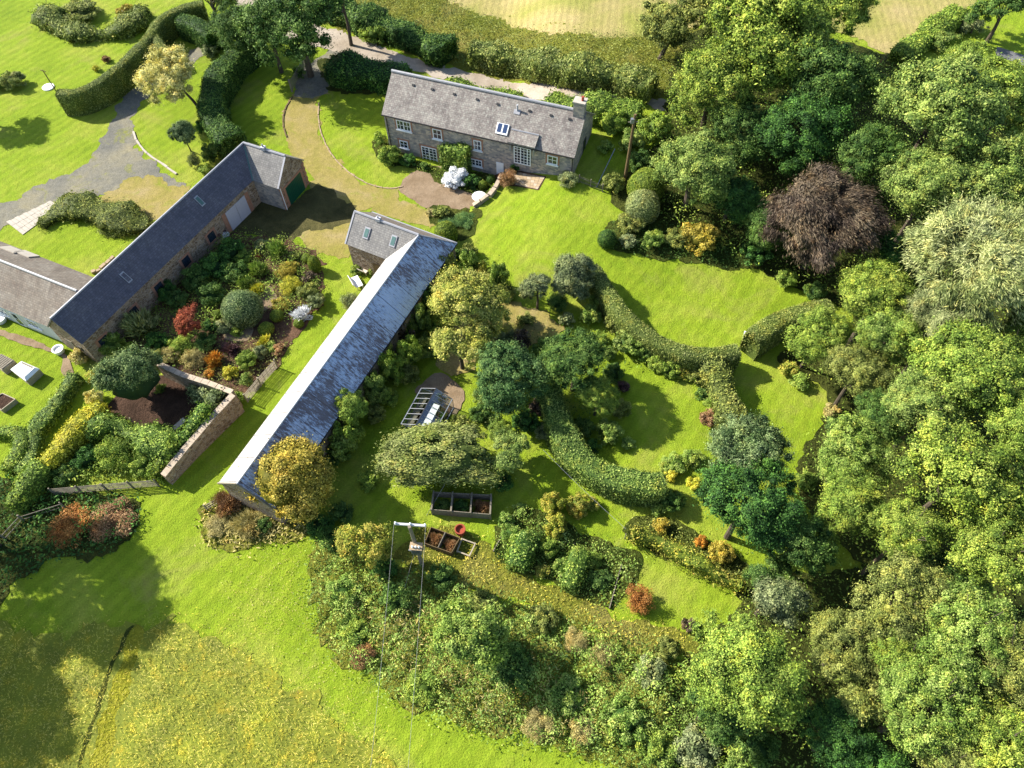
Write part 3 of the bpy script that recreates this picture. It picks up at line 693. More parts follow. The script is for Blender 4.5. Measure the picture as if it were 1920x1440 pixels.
sheet('gravel_drive', [(-30, 392), (20, 380), (60, 352), (110, 335), (150, 312), (178, 285), (195, 255), (222, 200), (246, 168), (290, 138), (335, 108), (372, 86), (405, 66), (428, 74), (392, 98), (345, 130), (305, 158), (268, 190), (250, 225), (252, 262), (275, 295), (310, 325), (352, 350), (330, 372), (296, 372), (255, 345), (228, 345), (205, 362), (165, 372), (130, 378), (110, 388), (92, 378), (60, 398), (0, 430), (-40, 450)], 0.03, 'gravel_grey', rough=0.10)
sheet('worn_ground', [(215, 352), (240, 335), (275, 330), (320, 345), (352, 352), (335, 385), (300, 412), (255, 408), (200, 392), (185, 375)], 0.045, 'worn', rough=0.12)
sheet('worn_track', [(548, 178), (535, 205), (532, 240), (545, 280), (572, 318), (585, 345), (600, 380), (585, 415), (560, 440), (585, 470), (640, 484), (660, 470), (655, 420), (690, 395), (770, 420), (815, 425), (800, 395), (745, 372), (755, 352), (700, 350), (655, 322), (620, 288), (602, 255), (596, 220), (600, 185), (612, 170)], 0.03, 'worn', rough=0.12)
sheet('shade_toned_yard', [(425, 446), (438, 405), (470, 380), (500, 360), (535, 395), (560, 372), (590, 345), (625, 360), (665, 388), (650, 420), (600, 428), (560, 440), (540, 452), (470, 440)], 0.03, 'shade_toned_yard', rough=0.1)  # worn court ground; range and garage shadow is put into its colour
sheet('gate_drive', [(552, 176), (565, 140), (590, 112), (635, 85), (665, 95), (640, 125), (618, 155), (608, 176), (580, 185)], 0.05, 'gravel_grey', rough=0.05)
sheet('gravel_terrace', [(746, 354), (770, 326), (812, 312), (860, 318), (885, 345), (900, 366), (897, 385), (870, 393), (820, 392), (785, 384), (763, 368)], 0.05, 'gravel_tan', rough=0.04)
sheet('patio_base', [(925, 330), (955, 316), (1024, 331), (1010, 357), (970, 350), (938, 348)], 0.04, 'soil', smooth=False)
sheet('road', [(405, -40), (430, 0), (452, 22), (500, 52), (560, 78), (620, 96), (700, 118), (780, 134), (850, 150), (905, 165), (960, 182), (1020, 190), (1100, 190), (1180, 195), (1250, 208), (1350, 240), (1450, 275), (1480, 258), (1400, 225), (1300, 193), (1200, 176), (1100, 166), (1000, 156), (930, 142), (860, 130), (780, 112), (720, 90), (660, 66), (600, 48), (540, 24), (470, -10), (450, -50)], 0.05, 'road', rough=0.12)
sheet('verge', [(600, -60), (560, 20), (620, 46), (720, 86), (860, 128), (1000, 154), (1240, 186), (1330, 150), (1300, 50), (1215, 45), (1050, 45), (940, 22), (880, -10), (820, -40), (790, -80)], 0.03, 'rough', rough=0.12)
sheet('stubble_field', [(770, -160), (800, -40), (850, 8), (940, 40), (1040, 62), (1180, 72), (1260, 55), (1500, 40), (1640, 90), (1690, 110), (1750, 60), (1900, -60), (1900, -200), (1200, -260)], 0.045, 'stubble', rough=0.15)
sheet('lane', [(1870, 88), (1895, 96), (1960, 120), (1980, 150), (1905, 118), (1868, 104)], 0.05, 'asphalt')
sheet('flower_bed', [(338, 462), (395, 440), (470, 440), (545, 452), (590, 470), (608, 510), (604, 560), (582, 598), (545, 650), (515, 690), (470, 735), (440, 742), (330, 700), (285, 668), (240, 640), (205, 628), (230, 590), (290, 545), (330, 500)], 0.03, 'soil', rough=0.10)
sheet('bare_plot', [(170, 790), (250, 725), (330, 705), (430, 745), (335, 845), (250, 830)], 0.05, 'darksoil', rough=0.05)
sheet('terrace_bed', [(800, 392), (840, 386), (893, 392), (905, 402), (890, 432), (850, 455), (815, 420)], 0.05, 'bank', rough=0.08)
sheet('house_bed', [(700, 262), (730, 262), (770, 292), (815, 312), (880, 318), (925, 330), (930, 352), (905, 372), (870, 358), (830, 345), (790, 320), (745, 312), (712, 300)], 0.035, 'bank', rough=0.06)
sheet('slope_bed', [(560, 0), (560, 0)][:0] or [(600, 108), (640, 118), (740, 138), (735, 172), (690, 178), (640, 172), (615, 168)], 0.035, 'woodfloor', rough=0.1)
sheet('paddock_meadow', [(-80, 1160), (60, 1190), (200, 1175), (330, 1165), (420, 1210), (500, 1255), (580, 1310), (650, 1370), (720, 1420), (780, 1500), (700, 1640), (-300, 1700), (-200, 1300)], 0.03, 'meadow', rough=0.18)
sheet('mown_path', [(165, 1450), (178, 1400), (200, 1320), (222, 1250), (238, 1195), (262, 1165), (276, 1180), (255, 1230), (240, 1290), (222, 1360), (205, 1450), (200, 1500), (150, 1500)], 0.045, 'path_grass', rough=0.06)
sheet('bank_ground', [(595, 1020), (640, 1000), (720, 1060), (830, 1085), (930, 1120), (1040, 1150), (1150, 1190), (1290, 1240), (1330, 1320), (1300, 1450), (1200, 1460), (1050, 1400), (900, 1370), (780, 1330), (690, 1270), (610, 1205), (580, 1110)], 0.03, 'rough', rough=0.15)
sheet('scrub_ground', [(-60, 900), (60, 905), (150, 925), (250, 935), (262, 985), (220, 1030), (120, 1050), (40, 1085), (-40, 1130)], 0.03, 'woodfloor', rough=0.12)
sheet('dry_grass_patch', [(378, 950), (410, 930), (480, 930), (560, 975), (600, 1000), (560, 1010), (500, 1020), (440, 1032), (395, 1020), (375, 985)], 0.03, 'rough', rough=0.1)
sheet('dry_grass_strip', [(800, 990), (900, 1005), (935, 1040), (1010, 1085), (1100, 1120), (1180, 1160), (1300, 1195), (1300, 1235), (1160, 1200), (1030, 1150), (900, 1105), (800, 1070), (740, 1040)], 0.04, 'rough', rough=0.12)
sheet('woodland_ground', [(1250, 180), (1240, 260), (1150, 360), (1190, 420), (1280, 480), (1400, 500), (1500, 545), (1560, 570), (1600, 600), (1480, 650), (1470, 690), (1560, 750), (1500, 850), (1510, 960), (1600, 1060), (1400, 1090), (1380, 1150), (1290, 1230), (1240, 1460), (1400, 1560), (2100, 1700), (2400, 700), (2200, 150), (1900, 135), (1700, 110), (1500, 60), (1300, 60)], 0.035, 'woodfloor', rough=0.12)
sheet('vegetable_plot', [(925, 1040), (975, 952), (1120, 1010), (1200, 1050), (1150, 1140), (1040, 1095)], 0.05, 'bank', rough=0.06)
sheet('border_soil', [(1170, 985), (1230, 970), (1330, 1010), (1400, 1060), (1400, 1100), (1290, 1060), (1190, 1020)], 0.045, 'bank', rough=0.06)
sheet('shrubbery_soil', [(1130, 440), (1180, 400), (1240, 420), (1300, 430), (1420, 480), (1400, 505), (1270, 490), (1150, 470)], 0.05, 'bank', rough=0.06)
sheet('orchard_ground', [(905, 560), (990, 575), (1060, 620), (1000, 650), (930, 640), (870, 700), (830, 690), (840, 620)], 0.03, 'worn', rough=0.1)
sheet('greenhouse_gravel', [(778, 735), (822, 700), (868, 730), (860, 768), (842, 775)], 0.05, 'gravel_tan', rough=0.04)
sheet('cobbled_path', [(-30, 612), (0, 618), (45, 632), (95, 652), (118, 662), (134, 680), (139, 700), (125, 708), (115, 695), (112, 668), (60, 650), (0, 632), (-30, 628)], 0.045, 'gravel_tan', rough=0.03)
sheet('garden_path', [(512, 538), (520, 560), (500, 585), (478, 590), (470, 630), (430, 640), (415, 615), (430, 575), (480, 560), (497, 540)], 0.045, 'gravel_tan', rough=0.05)

ribbon('wheel_rut', [(138, 1470), (160, 1400), (182, 1330), (205, 1260), (232, 1200), (250, 1172)], .3, 'bank')
# ================================================================== BUILDINGS
def Lframe(x, s):
    ox, oy, th, L1, L2, w_, w2, e, r_, z0, sk = x
    u = np.array([math.cos(th), math.sin(th)]); v = np.array([-u[1], u[0]])*s
    vd = np.array([-math.sin(th+sk), math.cos(th+sk)])*s; nn = np.array([math.cos(th+sk), math.sin(th+sk)])
    O = np.array([ox, oy]); A_ = np.array([v, nn])
    def q(a, b, mode='x'):
        if mode == 'L1': p = O+u*a+v*b
        elif mode == 'L2': p = O+vd*b+nn*a
        else: p = O+np.linalg.solve(A_, np.array([b, a]))
        return p
    return q, u, v, vd, nn, O
def p3(p, z): return np.array([p[0], p[1], z])
def roof_part(name, parent, polys, mat, th=0.13):
    """polys: list of (points, material); each thickened downwards"""
    mb = MB()
    for pts, m_ in polys:
        pts = [np.array(p, float) for p in pts]; nn = np.cross(pts[1]-pts[0], pts[2]-pts[0]); nn /= np.linalg.norm(nn)
        if nn[2] < 0: pts = pts[::-1]; nn = -nn
        mb.slab(pts, -nn*th, m_ or mat)
    return mb.build(name, parent)
def wall_hit(px, py, A, d):
    """point where the photo ray meets the vertical plane through A along d -> (distance along, height)"""
    n_ = np.array([-d[1], d[0], 0.0]); r_ = ray(px, py); t = (np.array([A[0], A[1], 0])-CPOS).dot(n_)/r_.dot(n_); p = CPOS+r_*t
    return (p[:2]-A).dot(d), p[2]
def window(parent, A, d, out, s, z, w_, h_, cols, rows, name='window', fmat='white', mull=None, sill=True, arch=None, depth=0.06, quoins=True):
    """frame + panes on wall plane; A base point 2d, d along, out outward normal 2d"""
    mb = MB(); D3 = np.array([d[0], d[1], 0]); O3 = np.array([out[0], out[1], 0]); Z3 = np.array([0, 0, 1.0])
    c = np.array([A[0]+d[0]*s, A[1]+d[1]*s, z]); ax = [D3, O3, Z3]
    t = 0.10
    for sx in (-1, 1): mb.box(c+D3*sx*(w_/2-t/2)+O3*depth/2, (t, depth, h_), fmat, ax=ax)
    for sz in (-1, 1): mb.box(c+Z3*sz*(h_/2-t/2)+O3*depth/2, (w_-2*t, depth, t), fmat, ax=ax)
    for k in range(1, cols):
        tt = 0.11 if (mull and k % mull == 0) else 0.055
        mb.box(c+D3*(-w_/2+w_*k/cols)+O3*(depth/2-0.006), (tt, depth-0.012, h_-2*t), fmat, ax=ax)
    for k in range(1, rows):
        mb.box(c+Z3*(-h_/2+h_*k/rows)+O3*(depth/2-0.012), (w_-2*t, depth-0.03, 0.055), fmat, ax=ax)
    fr = mb.build(name, parent)
    MB().box(c+O3*0.012, (w_-0.04, 0.02, h_-0.04), 'glass', ax=ax).build('pane', fr)
    if sill: MB().box(c-Z3*(h_/2+0.07)+O3*0.07, (w_+0.24, 0.18, 0.12), 'white', ax=ax).build('sill', fr)
    if quoins:
        q = MB()
        for sx in (-1, 1): q.box(c+D3*sx*(w_/2+0.11)+O3*0.008, (0.18, 0.03, h_+0.1), 'quoin', ax=ax)
        q.box(c+Z3*(h_/2+0.13)+O3*0.008, (w_+0.5, 0.03, 0.2), 'quoin', ax=ax); q.build('stone_surround', fr)
    # windows sit in their parent's frame; re-parent children transforms stay zero since parents share the root origin
    return fr

# ---- the long house
hr = empty('stone_house', (HO[0], HO[1], 0)); tag(hr, 'two storey grey stone farmhouse with long slate roof and white windows beside the road', 'house')
HW, HE, HRZ = 3.804, 5.1, 8.08
def hp(s, b, z): p = HO+HU*s+HV*b; return np.array([p[0], p[1], z])
mb = MB(); ins = 0.22; zi = HE+(HRZ-HE)/HW*ins-0.16
a0, a1, b0, b1 = 0.12, HL-0.12, ins, 2*HW-ins
mb.poly([hp(a0, b0, -0.6), hp(a1, b0, -0.6), hp(a1, b0, zi), hp(a0, b0, zi)], 'stone')
mb.poly([hp(a1, b0, -0.6), hp(a1, b1, -0.6), hp(a1, b1, zi), hp(a1, HW, HRZ-0.15), hp(a1, b0, zi)], 'stone')
mb.poly([hp(a1, b1, -0.6), hp(a0, b1, -0.6), hp(a0, b1, zi), hp(a1, b1, zi)], 'stone')
mb.poly([hp(a0, b1, -0.6), hp(a0, b0, -0.6), hp(a0, b0, zi), hp(a0, HW, HRZ-0.15), hp(a0, b1, zi)], 'stone')
mb.build('wall', hr)
rf = roof_part('roof', hr, [([hp(0, 0, HE), hp(HL, 0, HE), hp(HL, HW, HRZ), hp(0, HW, HRZ)], None), ([hp(0, 2*HW, HE), hp(HL, 2*HW, HE), hp(HL, HW, HRZ), hp(0, HW, HRZ)], None)], 'slate_house')
MB().tube([hp(-0.02, HW, HRZ+0.02), hp(HL-1.2, HW, HRZ+0.02)], 0.17, 'lead', 8).build('ridge', rf)
sl_ = (HRZ-HE)/HW
def hroof(s, b, up=0.0): return hp(s, b, HE+sl_*b+up)
# find roof coordinate under a photo pixel
def roof_hit(px, py, A, U, V_, e, sl):
    nn = np.cross([U[0], U[1], 0], [V_[0], V_[1], sl]); r_ = ray(px, py); A3 = np.array([A[0], A[1], e]); t = (A3-CPOS).dot(nn)/r_.dot(nn); p = CPOS+r_*t
    return (p[:2]-A).dot(U), (p[:2]-A).dot(V_)
hax = [np.array([HU[0], HU[1], 0]), np.array([HV[0], HV[1], sl_])/math.hypot(1, sl_)]; hax.append(np.cross(hax[0], hax[1]))
for (px, py) in ((775, 160), (810.5, 168), (851.5, 177), (894.5, 187), (933.5, 196), (993, 208.5), (1033, 217), (1068, 224)):
    s, b = roof_hit(px, py, HO, HU, HV, HE, sl_); MB().box(hroof(s, b, 0.05), (0.3, 0.2, 0.14), 'black', ax=hax).build('roof_vent', rf)
s, b = roof_hit(970, 208, HO, HU, HV, HE, sl_); q = MB(); q.tube([hroof(s, b, 0), hroof(s, b, 0.75)], 0.1, 'whitemetal', 8); q.box(hroof(s, b-0.1, 0.04), (0.7, 0.5, 0.06), 'lead', ax=hax); q.build('flue_pipe', rf)
s, b = roof_hit(942, 243, HO, HU, HV, HE, sl_)
q = MB(); q.box(hroof(s, b, 0.07), (1.35, 1.15, 0.16), 'white', ax=hax); fr = q.build('skylight', rf)
q = MB()
for dx in (-0.32, 0.32): q.box(hroof(s, b, 0.17)+hax[0]*dx, (0.46, 0.92, 0.03), 'skyglass', ax=hax)
q.build('skylight_pane', fr)
# chimney at the right gable
cs, cb = HL-0.75, HW-0.1
q = MB(); hx3 = [np.array([HU[0], HU[1], 0]), np.array([HV[0], HV[1], 0]), np.array([0, 0, 1.0])]
q.box(hp(cs, cb, HRZ+0.25), (1.15, 0.95, 2.0), 'stone', ax=hx3); q.box(hp(cs, cb, HRZ+1.3), (1.35, 1.1, 0.16), 'concrete', ax=hx3)
ch = q.build('chimney', hr)
MB().lathe(hp(cs+0.25, cb, HRZ+1.38), [(0.14, 0), (0.13, 0.38), (0.16, 0.4), (0.16, 0.46), (0.09, 0.46)], 'red_clay', 10).build('chimney_pot', ch)
q = MB(); q.slab([hp(HL-0.25, HW, HRZ+0.02), hp(HL+0.08, HW, HRZ+0.02), hp(HL+0.08, 2*HW, HE+0.02), hp(HL-0.25, 2*HW, HE+0.02)], (0, 0, 0.1), 'concrete'); q.build('gable_coping', hr)
# windows on the front wall
HA = HO+HV*ins; HOUT = -HV
for (px, py, w_, h_, c_, r_, mu, nm) in ((757, 235.5, 1.75, 1.25, 4, 2, 2, 'window'), (820, 251.5, 1.1, 1.3, 2, 2, 0, 'window'), (895.5, 272.5, .9, 1.3, 2, 2, 0, 'window'),
        (757.5, 270.5, 1.05, 1.0, 2, 2, 0, 'window'), (805.5, 289.5, 1.9, 2.0, 4, 5, 2, 'french_door'), (891.5, 304.5, 1.6, .9, 4, 2, 2, 'window'), (1036, 300, 1.15, 1.1, 2, 2, 0, 'window')):
    s, z = wall_hit(px, py, HA, HU); window(hr, HA, HU, HOUT, s, z, w_, h_, c_, r_, nm, mull=mu or None, sill=(nm == 'window'))
# dormer over the garden doors
s, z = wall_hit(980, 291, HA, HU)
window(hr, HA-HV*0.10, HU, HOUT, s, z, 1.95, 2.3, 5, 6, 'garden_door', mull=2, sill=False, quoins=False)
s0, s1 = s-1.35, s+1.35; zf = HE+0.42; bt = roof_hit(985, 250, HO, HU, HV, HE, sl_)[1]; zt = HE+sl_*bt+0.1
q = MB()
for ss in (s0, s1):
    for d_ in (-.07, .07): pass
    q.slab([hp(ss-.07, -0.05, HE-0.9), hp(ss-.07, bt, zt-0.1), hp(ss-.07, -0.05, zf)], np.append(HU*0.14, 0), 'lead')
q.box(hp((s0+s1)/2, 0.1, zf-0.25), (2.6, 0.3, 0.5), 'stone', ax=hx3); q.build('dormer_cheek', hr)
dr = MB(); dr.slab([hp(s0-0.2, -0.3, zf-0.02), hp(s1+0.2, -0.3, zf-0.02), hp(s1+0.2, bt, zt+.05), hp(s0-0.2, bt, zt+.05)], (0, 0, -0.14), 'slate_house'); dr.build('dormer_roof', hr)
MB().tube([hp(s0-0.2, bt, zt+.05), hp(s1+0.2, bt, zt+.05)], 0.09, 'lead', 6).build('dormer_ridge', hr)
# plain door, downpipes, gutter
s, z = wall_hit(938, 318, HA, HU); MB().box(np.append(HA+HU*s-HV*0.05, 1.0), (0.85, 0.08, 2.0), 'white', ax=hx3).build('door', hr)
for px, py in ((729, 245), (1073, 312)):
    s, z = wall_hit(px, py, HA, HU); p = HA+HU*s-HV*0.09; MB().tube([(p[0], p[1], float(terr(*p))), (p[0], p[1], HE-0.05)], 0.055, 'black', 6).build('downpipe', hr)
MB().bar(hp(0, -0.06, HE-0.06), hp(HL, -0.06, HE-0.06), 0.1, 0.09, 'black').build('gutter', hr)
s, z = wall_hit(1098, 300, HO+HU*a1, HV); window(hr, HO+HU*a1, HV, HU, 4.3, float(terr(*(HO+HU*a1)))+1.1, .9, 1.9, 1, 2, 'side_door', fmat='black', sill=False, quoins=False)

# ---- L shaped slate range with the garage
RX = (-28.094, 66.253, 4.199, 27.008, 5.331, 2.252, 2.53, 3.259, 5.708, 0.0, R(3.900))
def L_building(root, X, s, walls, roofs, gable_ov=0.12, ins=0.18):
    q, u, v, vd, nn, O = Lframe(X, s); _, _, _, L1, L2, w_, w2, e, r_, z0, sk = X
    Ci, Co = q(w2, w_), q(-w2, -w_); E1, E0, Er = q(L1, w_, 'L1'), q(L1, -w_, 'L1'), q(L1, 0, 'L1')
    F1, F0, Fr = q(w2, L2, 'L2'), q(-w2, L2, 'L2'), q(0, L2, 'L2')
    P_ = dict(Ci=p3(Ci, e), Co=p3(Co, e), E1=p3(E1, e), E0=p3(E0, e), Er=p3(Er, r_), F1=p3(F1, e), F0=p3(F0, e), Fr=p3(Fr, r_), O=p3(O, r_))
    rf = roof_part('roof', root, [([P_['O'], P_['Er'], P_['E1'], P_['Ci']], roofs[0]), ([P_['O'], P_['Er'], P_['E0'], P_['Co']], roofs[1]),
        ([P_['O'], P_['Fr'], P_['F1'], P_['Ci']], roofs[2]), ([P_['O'], P_['Fr'], P_['F0'], P_['Co']], roofs[3])], roofs[0])
    wi, w2i = w_-ins, w2-ins; z1 = e+(r_-e)/w_*ins-0.15; z2 = e+(r_-e)/w2*ins-0.15; L1i, L2i = L1-gable_ov, L2-gable_ov
    ci, co = q(w2i, wi), q(-w2i, -wi); e1, e0, er = q(L1i, wi, 'L1'), q(L1i, -wi, 'L1'), q(L1i, 0, 'L1'); f1, f0, f_ = q(w2i, L2i, 'L2'), q(-w2i, L2i, 'L2'), q(0, L2i, 'L2')
    mb = MB(); zb = -0.3
    def wall(a, b, za, zb_, m_): mb.poly([p3(a, zb), p3(b, zb), p3(b, zb_), p3(a, za)], m_)
    wall(ci, e1, z1, z1, walls[0]); wall(ci, f1, z2, z2, walls[1]); wall(co, e0, z1, z1, walls[2]); wall(co, f0, z2, z2, walls[1])
    mb.poly([p3(e1, zb), p3(e0, zb), p3(e0, z1), p3(er, r_-0.15), p3(e1, z1)], walls[2]); mb.poly([p3(f1, zb), p3(f0, zb), p3(f0, z2), p3(f_, r_-0.15), p3(f1, z2)], walls[3])
    mb.build('wall', root)
    return P_, rf, dict(ci=ci, co=co, e1=e1, e0=e0, f1=f1, f0=f0), (u, v, vd, nn, O, q)
rr = empty('slate_range', (RX[0], RX[1], 0)); tag(rr, 'long dark slate farm range with green doored garage wing at its far end', 'farm building')
PR, rrf, wr, fr_ = L_building(rr, RX, 1, ('stone_tan', 'stone', 'stone_tan', 'stone_tan'), ('slate_dark', 'slate_dark', 'slate_wing', 'slate_wing'))
u, v, vd, nn, O, q_ = fr_
up = np.array([0, 0, 0.03])
mb = MB(); mb.tube([PR['O']+up, PR['Er']+up], 0.11, 'lead', 6); mb.build('ridge', rrf)
mb = MB(); mb.tube([PR['O']+up, PR['Fr']+up], 0.13, 'lead', 6); mb.build('wing_ridge', rrf)
mb = MB(); mb.bar(PR['O']*0.9+PR['Ci']*0.1+up, PR['Ci']+up, 0.26, 0.03, 'verdigris'); mb.build('valley', rrf)
mb = MB(); mb.bar(PR['Fr']+up, PR['F1']+up, 0.2, 0.05, 'lead'); mb.build('verge', rrf)
def on_wall(px, py, a, b):
    d = (b-a)/np.linalg.norm(b-a); s, z = wall_hit(px, py, a, d); return s, z, d
# garage door on the wing's gable
d = (wr['f0']-wr['f1']); gl = np.linalg.norm(d); d = d/gl; out = vd
s_, z_ = wall_hit(551, 345, wr['f1'], d)
ax = [np.array([d[0], d[1], 0]), np.array([out[0], out[1], 0]), np.array([0, 0, 1.0])]
c = p3(wr['f1']+d*gl*0.5+out*0.0, 1.2)
mb = MB(); mb.box(c+ax[1]*0.03, (2.9, 0.07, 2.4), 'green_paint', ax=ax)
for k in range(-5, 6): mb.box(c+ax[1]*0.07+ax[0]*k*0.26, (0.02, 0.012, 2.36), 'black', ax=ax)
gd = mb.build('garage_door', rr)
mb = MB()
for sx in (-1, 1): mb.box(c+ax[0]*sx*1.62+ax[1]*0.02, (0.34, 0.06, 2.5), 'quoin', ax=ax)
mb.box(c+np.array([0, 0, 1.34])+ax[1]*0.02, (3.6, 0.06, 0.26), 'quoin', ax=ax); mb.build('door_surround', rr)
mb = MB(); mb.tube([p3(wr['f1']+out*0.1+d*0.1, 0), p3(wr['f1']+out*0.1+d*0.1, 3.1)], 0.05, 'white', 6); mb.build('downpipe', rr)
mb = MB()
for (a, b) in ((wr['f1'], 0), (wr['f0'], 1)):
    for k in range(9): mb.box(p3(a+d*(0.2 if b == 0 else -0.2)+out*0.01, 0.18+k*0.34), (0.34 if k % 2 else 0.5, 0.05, 0.30), 'quoin', ax=ax)
mb.build('corner_stones', rr)
# white barn door, reddish jambs and openings on the inner long wall
a, b = wr['ci'], wr['e1']; L_ = np.linalg.norm(b-a); d = (b-a)/L_; out = v
ax = [np.array([d[0], d[1], 0]), np.array([out[0], out[1], 0]), np.array([0, 0, 1.0])]
s_, z_ = wall_hit(446, 398, a, d)
c = p3(a+d*s_, 1.25); mb = MB(); mb.box(c+ax[1]*0.03, (3.1, 0.07, 2.5), 'pale_paint', ax=ax); mb.box(c+ax[1]*0.08, (0.03, 0.02, 2.45), 'lead', ax=ax); mb.build('barn_door', rr)
for sx in (-1, 1): MB().box(c+ax[0]*sx*1.85+ax[1]*0.02, (0.55, 0.05, 2.7), 'quoin', ax=ax).build('door_jamb', rr)
for s_ in (7.6, 11.5, 15.5, 19.0, 23.0):
    c = p3(a+d*s_, 1.5); mb = MB(); mb.box(c+ax[1]*0.015, (1.5, 0.04, 1.5), 'quoin', ax=ax); f = mb.build('window', rr); MB().box(c+ax[1]*0.045, (0.95, 0.03, 1.05), 'glass', ax=ax).build('pane', f)
# rooflights on the range
slr = (RX[8]-RX[7])/RX[5]
rax = [ax[0], np.array([v[0], v[1], -slr])/math.hypot(1, slr)]; rax.append(np.cross(rax[0], rax[1])); 
if rax[2][2] < 0: rax[2] = -rax[2]
for (px, py, m_) in ((374, 377, 'verdigris'), (236, 520, 'slate_dark')):
    n_ = np.cross([u[0], u[1], 0], [v[0], v[1], -slr]); r_ = ray(px, py); t = (p3(O, RX[8])-CPOS).dot(n_)/r_.dot(n_); p = CPOS+r_*t
    mb = MB(); mb.box(p+rax[2]*0.05, (0.5, 1.15, 0.09), 'lead', ax=rax); f = mb.build('rooflight', rrf); MB().box(p+rax[2]*0.11, (0.36, 0.9, 0.03), m_, ax=rax).build('rooflight_pane', f)
mb = MB(); p = p3(O+vd*2.6, RX[8]+0.15); mb.box(p, (0.45, 0.45, 0.4), 'whitemetal', ax=hx3); mb.tube([p, p+np.array([0, 0, .5])], 0.09, 'metal', 8); mb.build('roof_cowl', rr)
# gable at the near end: door and slit
a, b = wr['e0'], wr['e1']; d = (b-a)/np.linalg.norm(b-a); ax2 = [np.array([d[0], d[1], 0]), np.array([u[0], u[1], 0]), np.array([0, 0, 1.0])]
c = p3(a+d*1.6, 1.05); mb = MB(); mb.box(c+ax2[1]*0.02, (0.9, 0.06, 2.1), 'wood_grey', ax=ax2); mb.build('gable_door', rr)
c = p3(a+d*2.9, 1.6); mb = MB(); mb.box(c+ax2[1]*0.02, (0.5, 0.06, 0.6), 'black', ax=ax2); mb.build('gable_window', rr)

# ---- metal roofed barn with slate wing
BX = (-8.593, 51.726, 4.253, 29.021, 7.367, 2.726, 2.478, 3.647, 5.895, 0.0, R(-1.675))
br = empty('metal_roofed_barn', (BX[0], BX[1], 0)); tag(br, 'long narrow barn with rusty corrugated roof coloured sunlit white and sky blue and short slate wing', 'barn')
PB, brf, wb, fb = L_building(br, BX, -1, ('stone_tan', 'stone_tan', 'stone_tan', 'stone_tan'), ('iron_sunlit_tone', 'iron_sky_tone', 'slate_wing', 'slate_brown'))
u, v, vd, nn, O, q_ = fb
mb = MB(); mb.tube([PB['O']+up, PB['Er']+up], 0.09, 'whitemetal', 6); mb.build('ridge', brf)
mb = MB(); mb.tube([PB['O']+up, PB['Fr']+up], 0.13, 'lead', 6); mb.build('wing_ridge', brf)
mb = MB(); mb.bar(PB['Fr']+up, PB['F1']+up, 0.16, 0.05, 'lead'); mb.bar(PB['F0']+up, PB['Co']+up, 0.12, 0.06, 'lead'); mb.bar(PB['O']+up, PB['Co']+up, 0.12, 0.05, 'lead'); mb.build('verge', brf)
mb = MB(); mb.bar(PB['E0']-np.array([0, 0, .1]), PB['Co']-np.array([0, 0, .1]), 0.1, 0.1, 'black'); mb.build('gutter', br)
slw = (BX[8]-BX[7])/BX[6]
wax = [np.array([vd[0], vd[1], 0]), np.array([nn[0], nn[1], -slw])/math.hypot(1, slw)]; wax.append(np.cross(wax[0], wax[1]))
if wax[2][2] < 0: wax[2] = -wax[2]
for (px, py) in ((688, 437), (738, 452)):
    n_ = np.cross([vd[0], vd[1], 0], [nn[0], nn[1], -slw]); r_ = ray(px, py); t = (p3(O, BX[8])-CPOS).dot(n_)/r_.dot(n_); p = CPOS+r_*t
    mb = MB(); mb.box(p+wax[2]*0.05, (0.62, 1.15, 0.1), 'lead', ax=wax); f = mb.build('rooflight', brf); MB().box(p+wax[2]*0.115, (0.42, 0.85, 0.03), 'verdigris', ax=wax).build('rooflight_pane', f)
mb = MB(); p = p3(O+vd*4.6, BX[8]+0.12); mb.box(p, (0.5, 0.42, 0.34), 'whitemetal', ax=hx3); mb.tube([p, p+np.array([0, 0, .42])], 0.09, 'lead', 8); mb.build('roof_cowl', br)
a, b = wb['ci'], wb['f1']; d = (b-a)/np.linalg.norm(b-a); ax3 = [np.array([d[0], d[1], 0]), np.array([nn[0], nn[1], 0]), np.array([0, 0, 1.0])]
MB().box(p3(a+d*1.6, 1.05)+ax3[1]*0.02, (1.0, 0.08, 2.1), 'wood_brown', ax=ax3).build('door', br)
# fascia boards at the near gable
mb = MB(); mb.bar(PB['Er'], PB['E0'], 0.12, 0.16, 'wood_grey'); mb.bar(PB['Er'], PB['E1'], 0.12, 0.16, 'wood_grey'); mb.build('bargeboard', br)

# ---- white walled cottage joining the range on the left
WA = W(88, 612, 2.75)[:2]; wth = R(-25.5); WU = np.array([math.cos(wth), math.sin(wth)]); WV = np.array([-WU[1], WU[0]])
wroot = empty('white_cottage', (WA[0], WA[1], 0)); tag(wroot, 'white walled cottage with brown grey slate roof joining the dark range at the left edge', 'cottage')
WHW, WE, WR_ = 3.3, 2.75, 5.45; WL = 20.0
def wp(s, b, z): p = WA+WU*s+WV*b; return np.array([p[0], p[1], z])
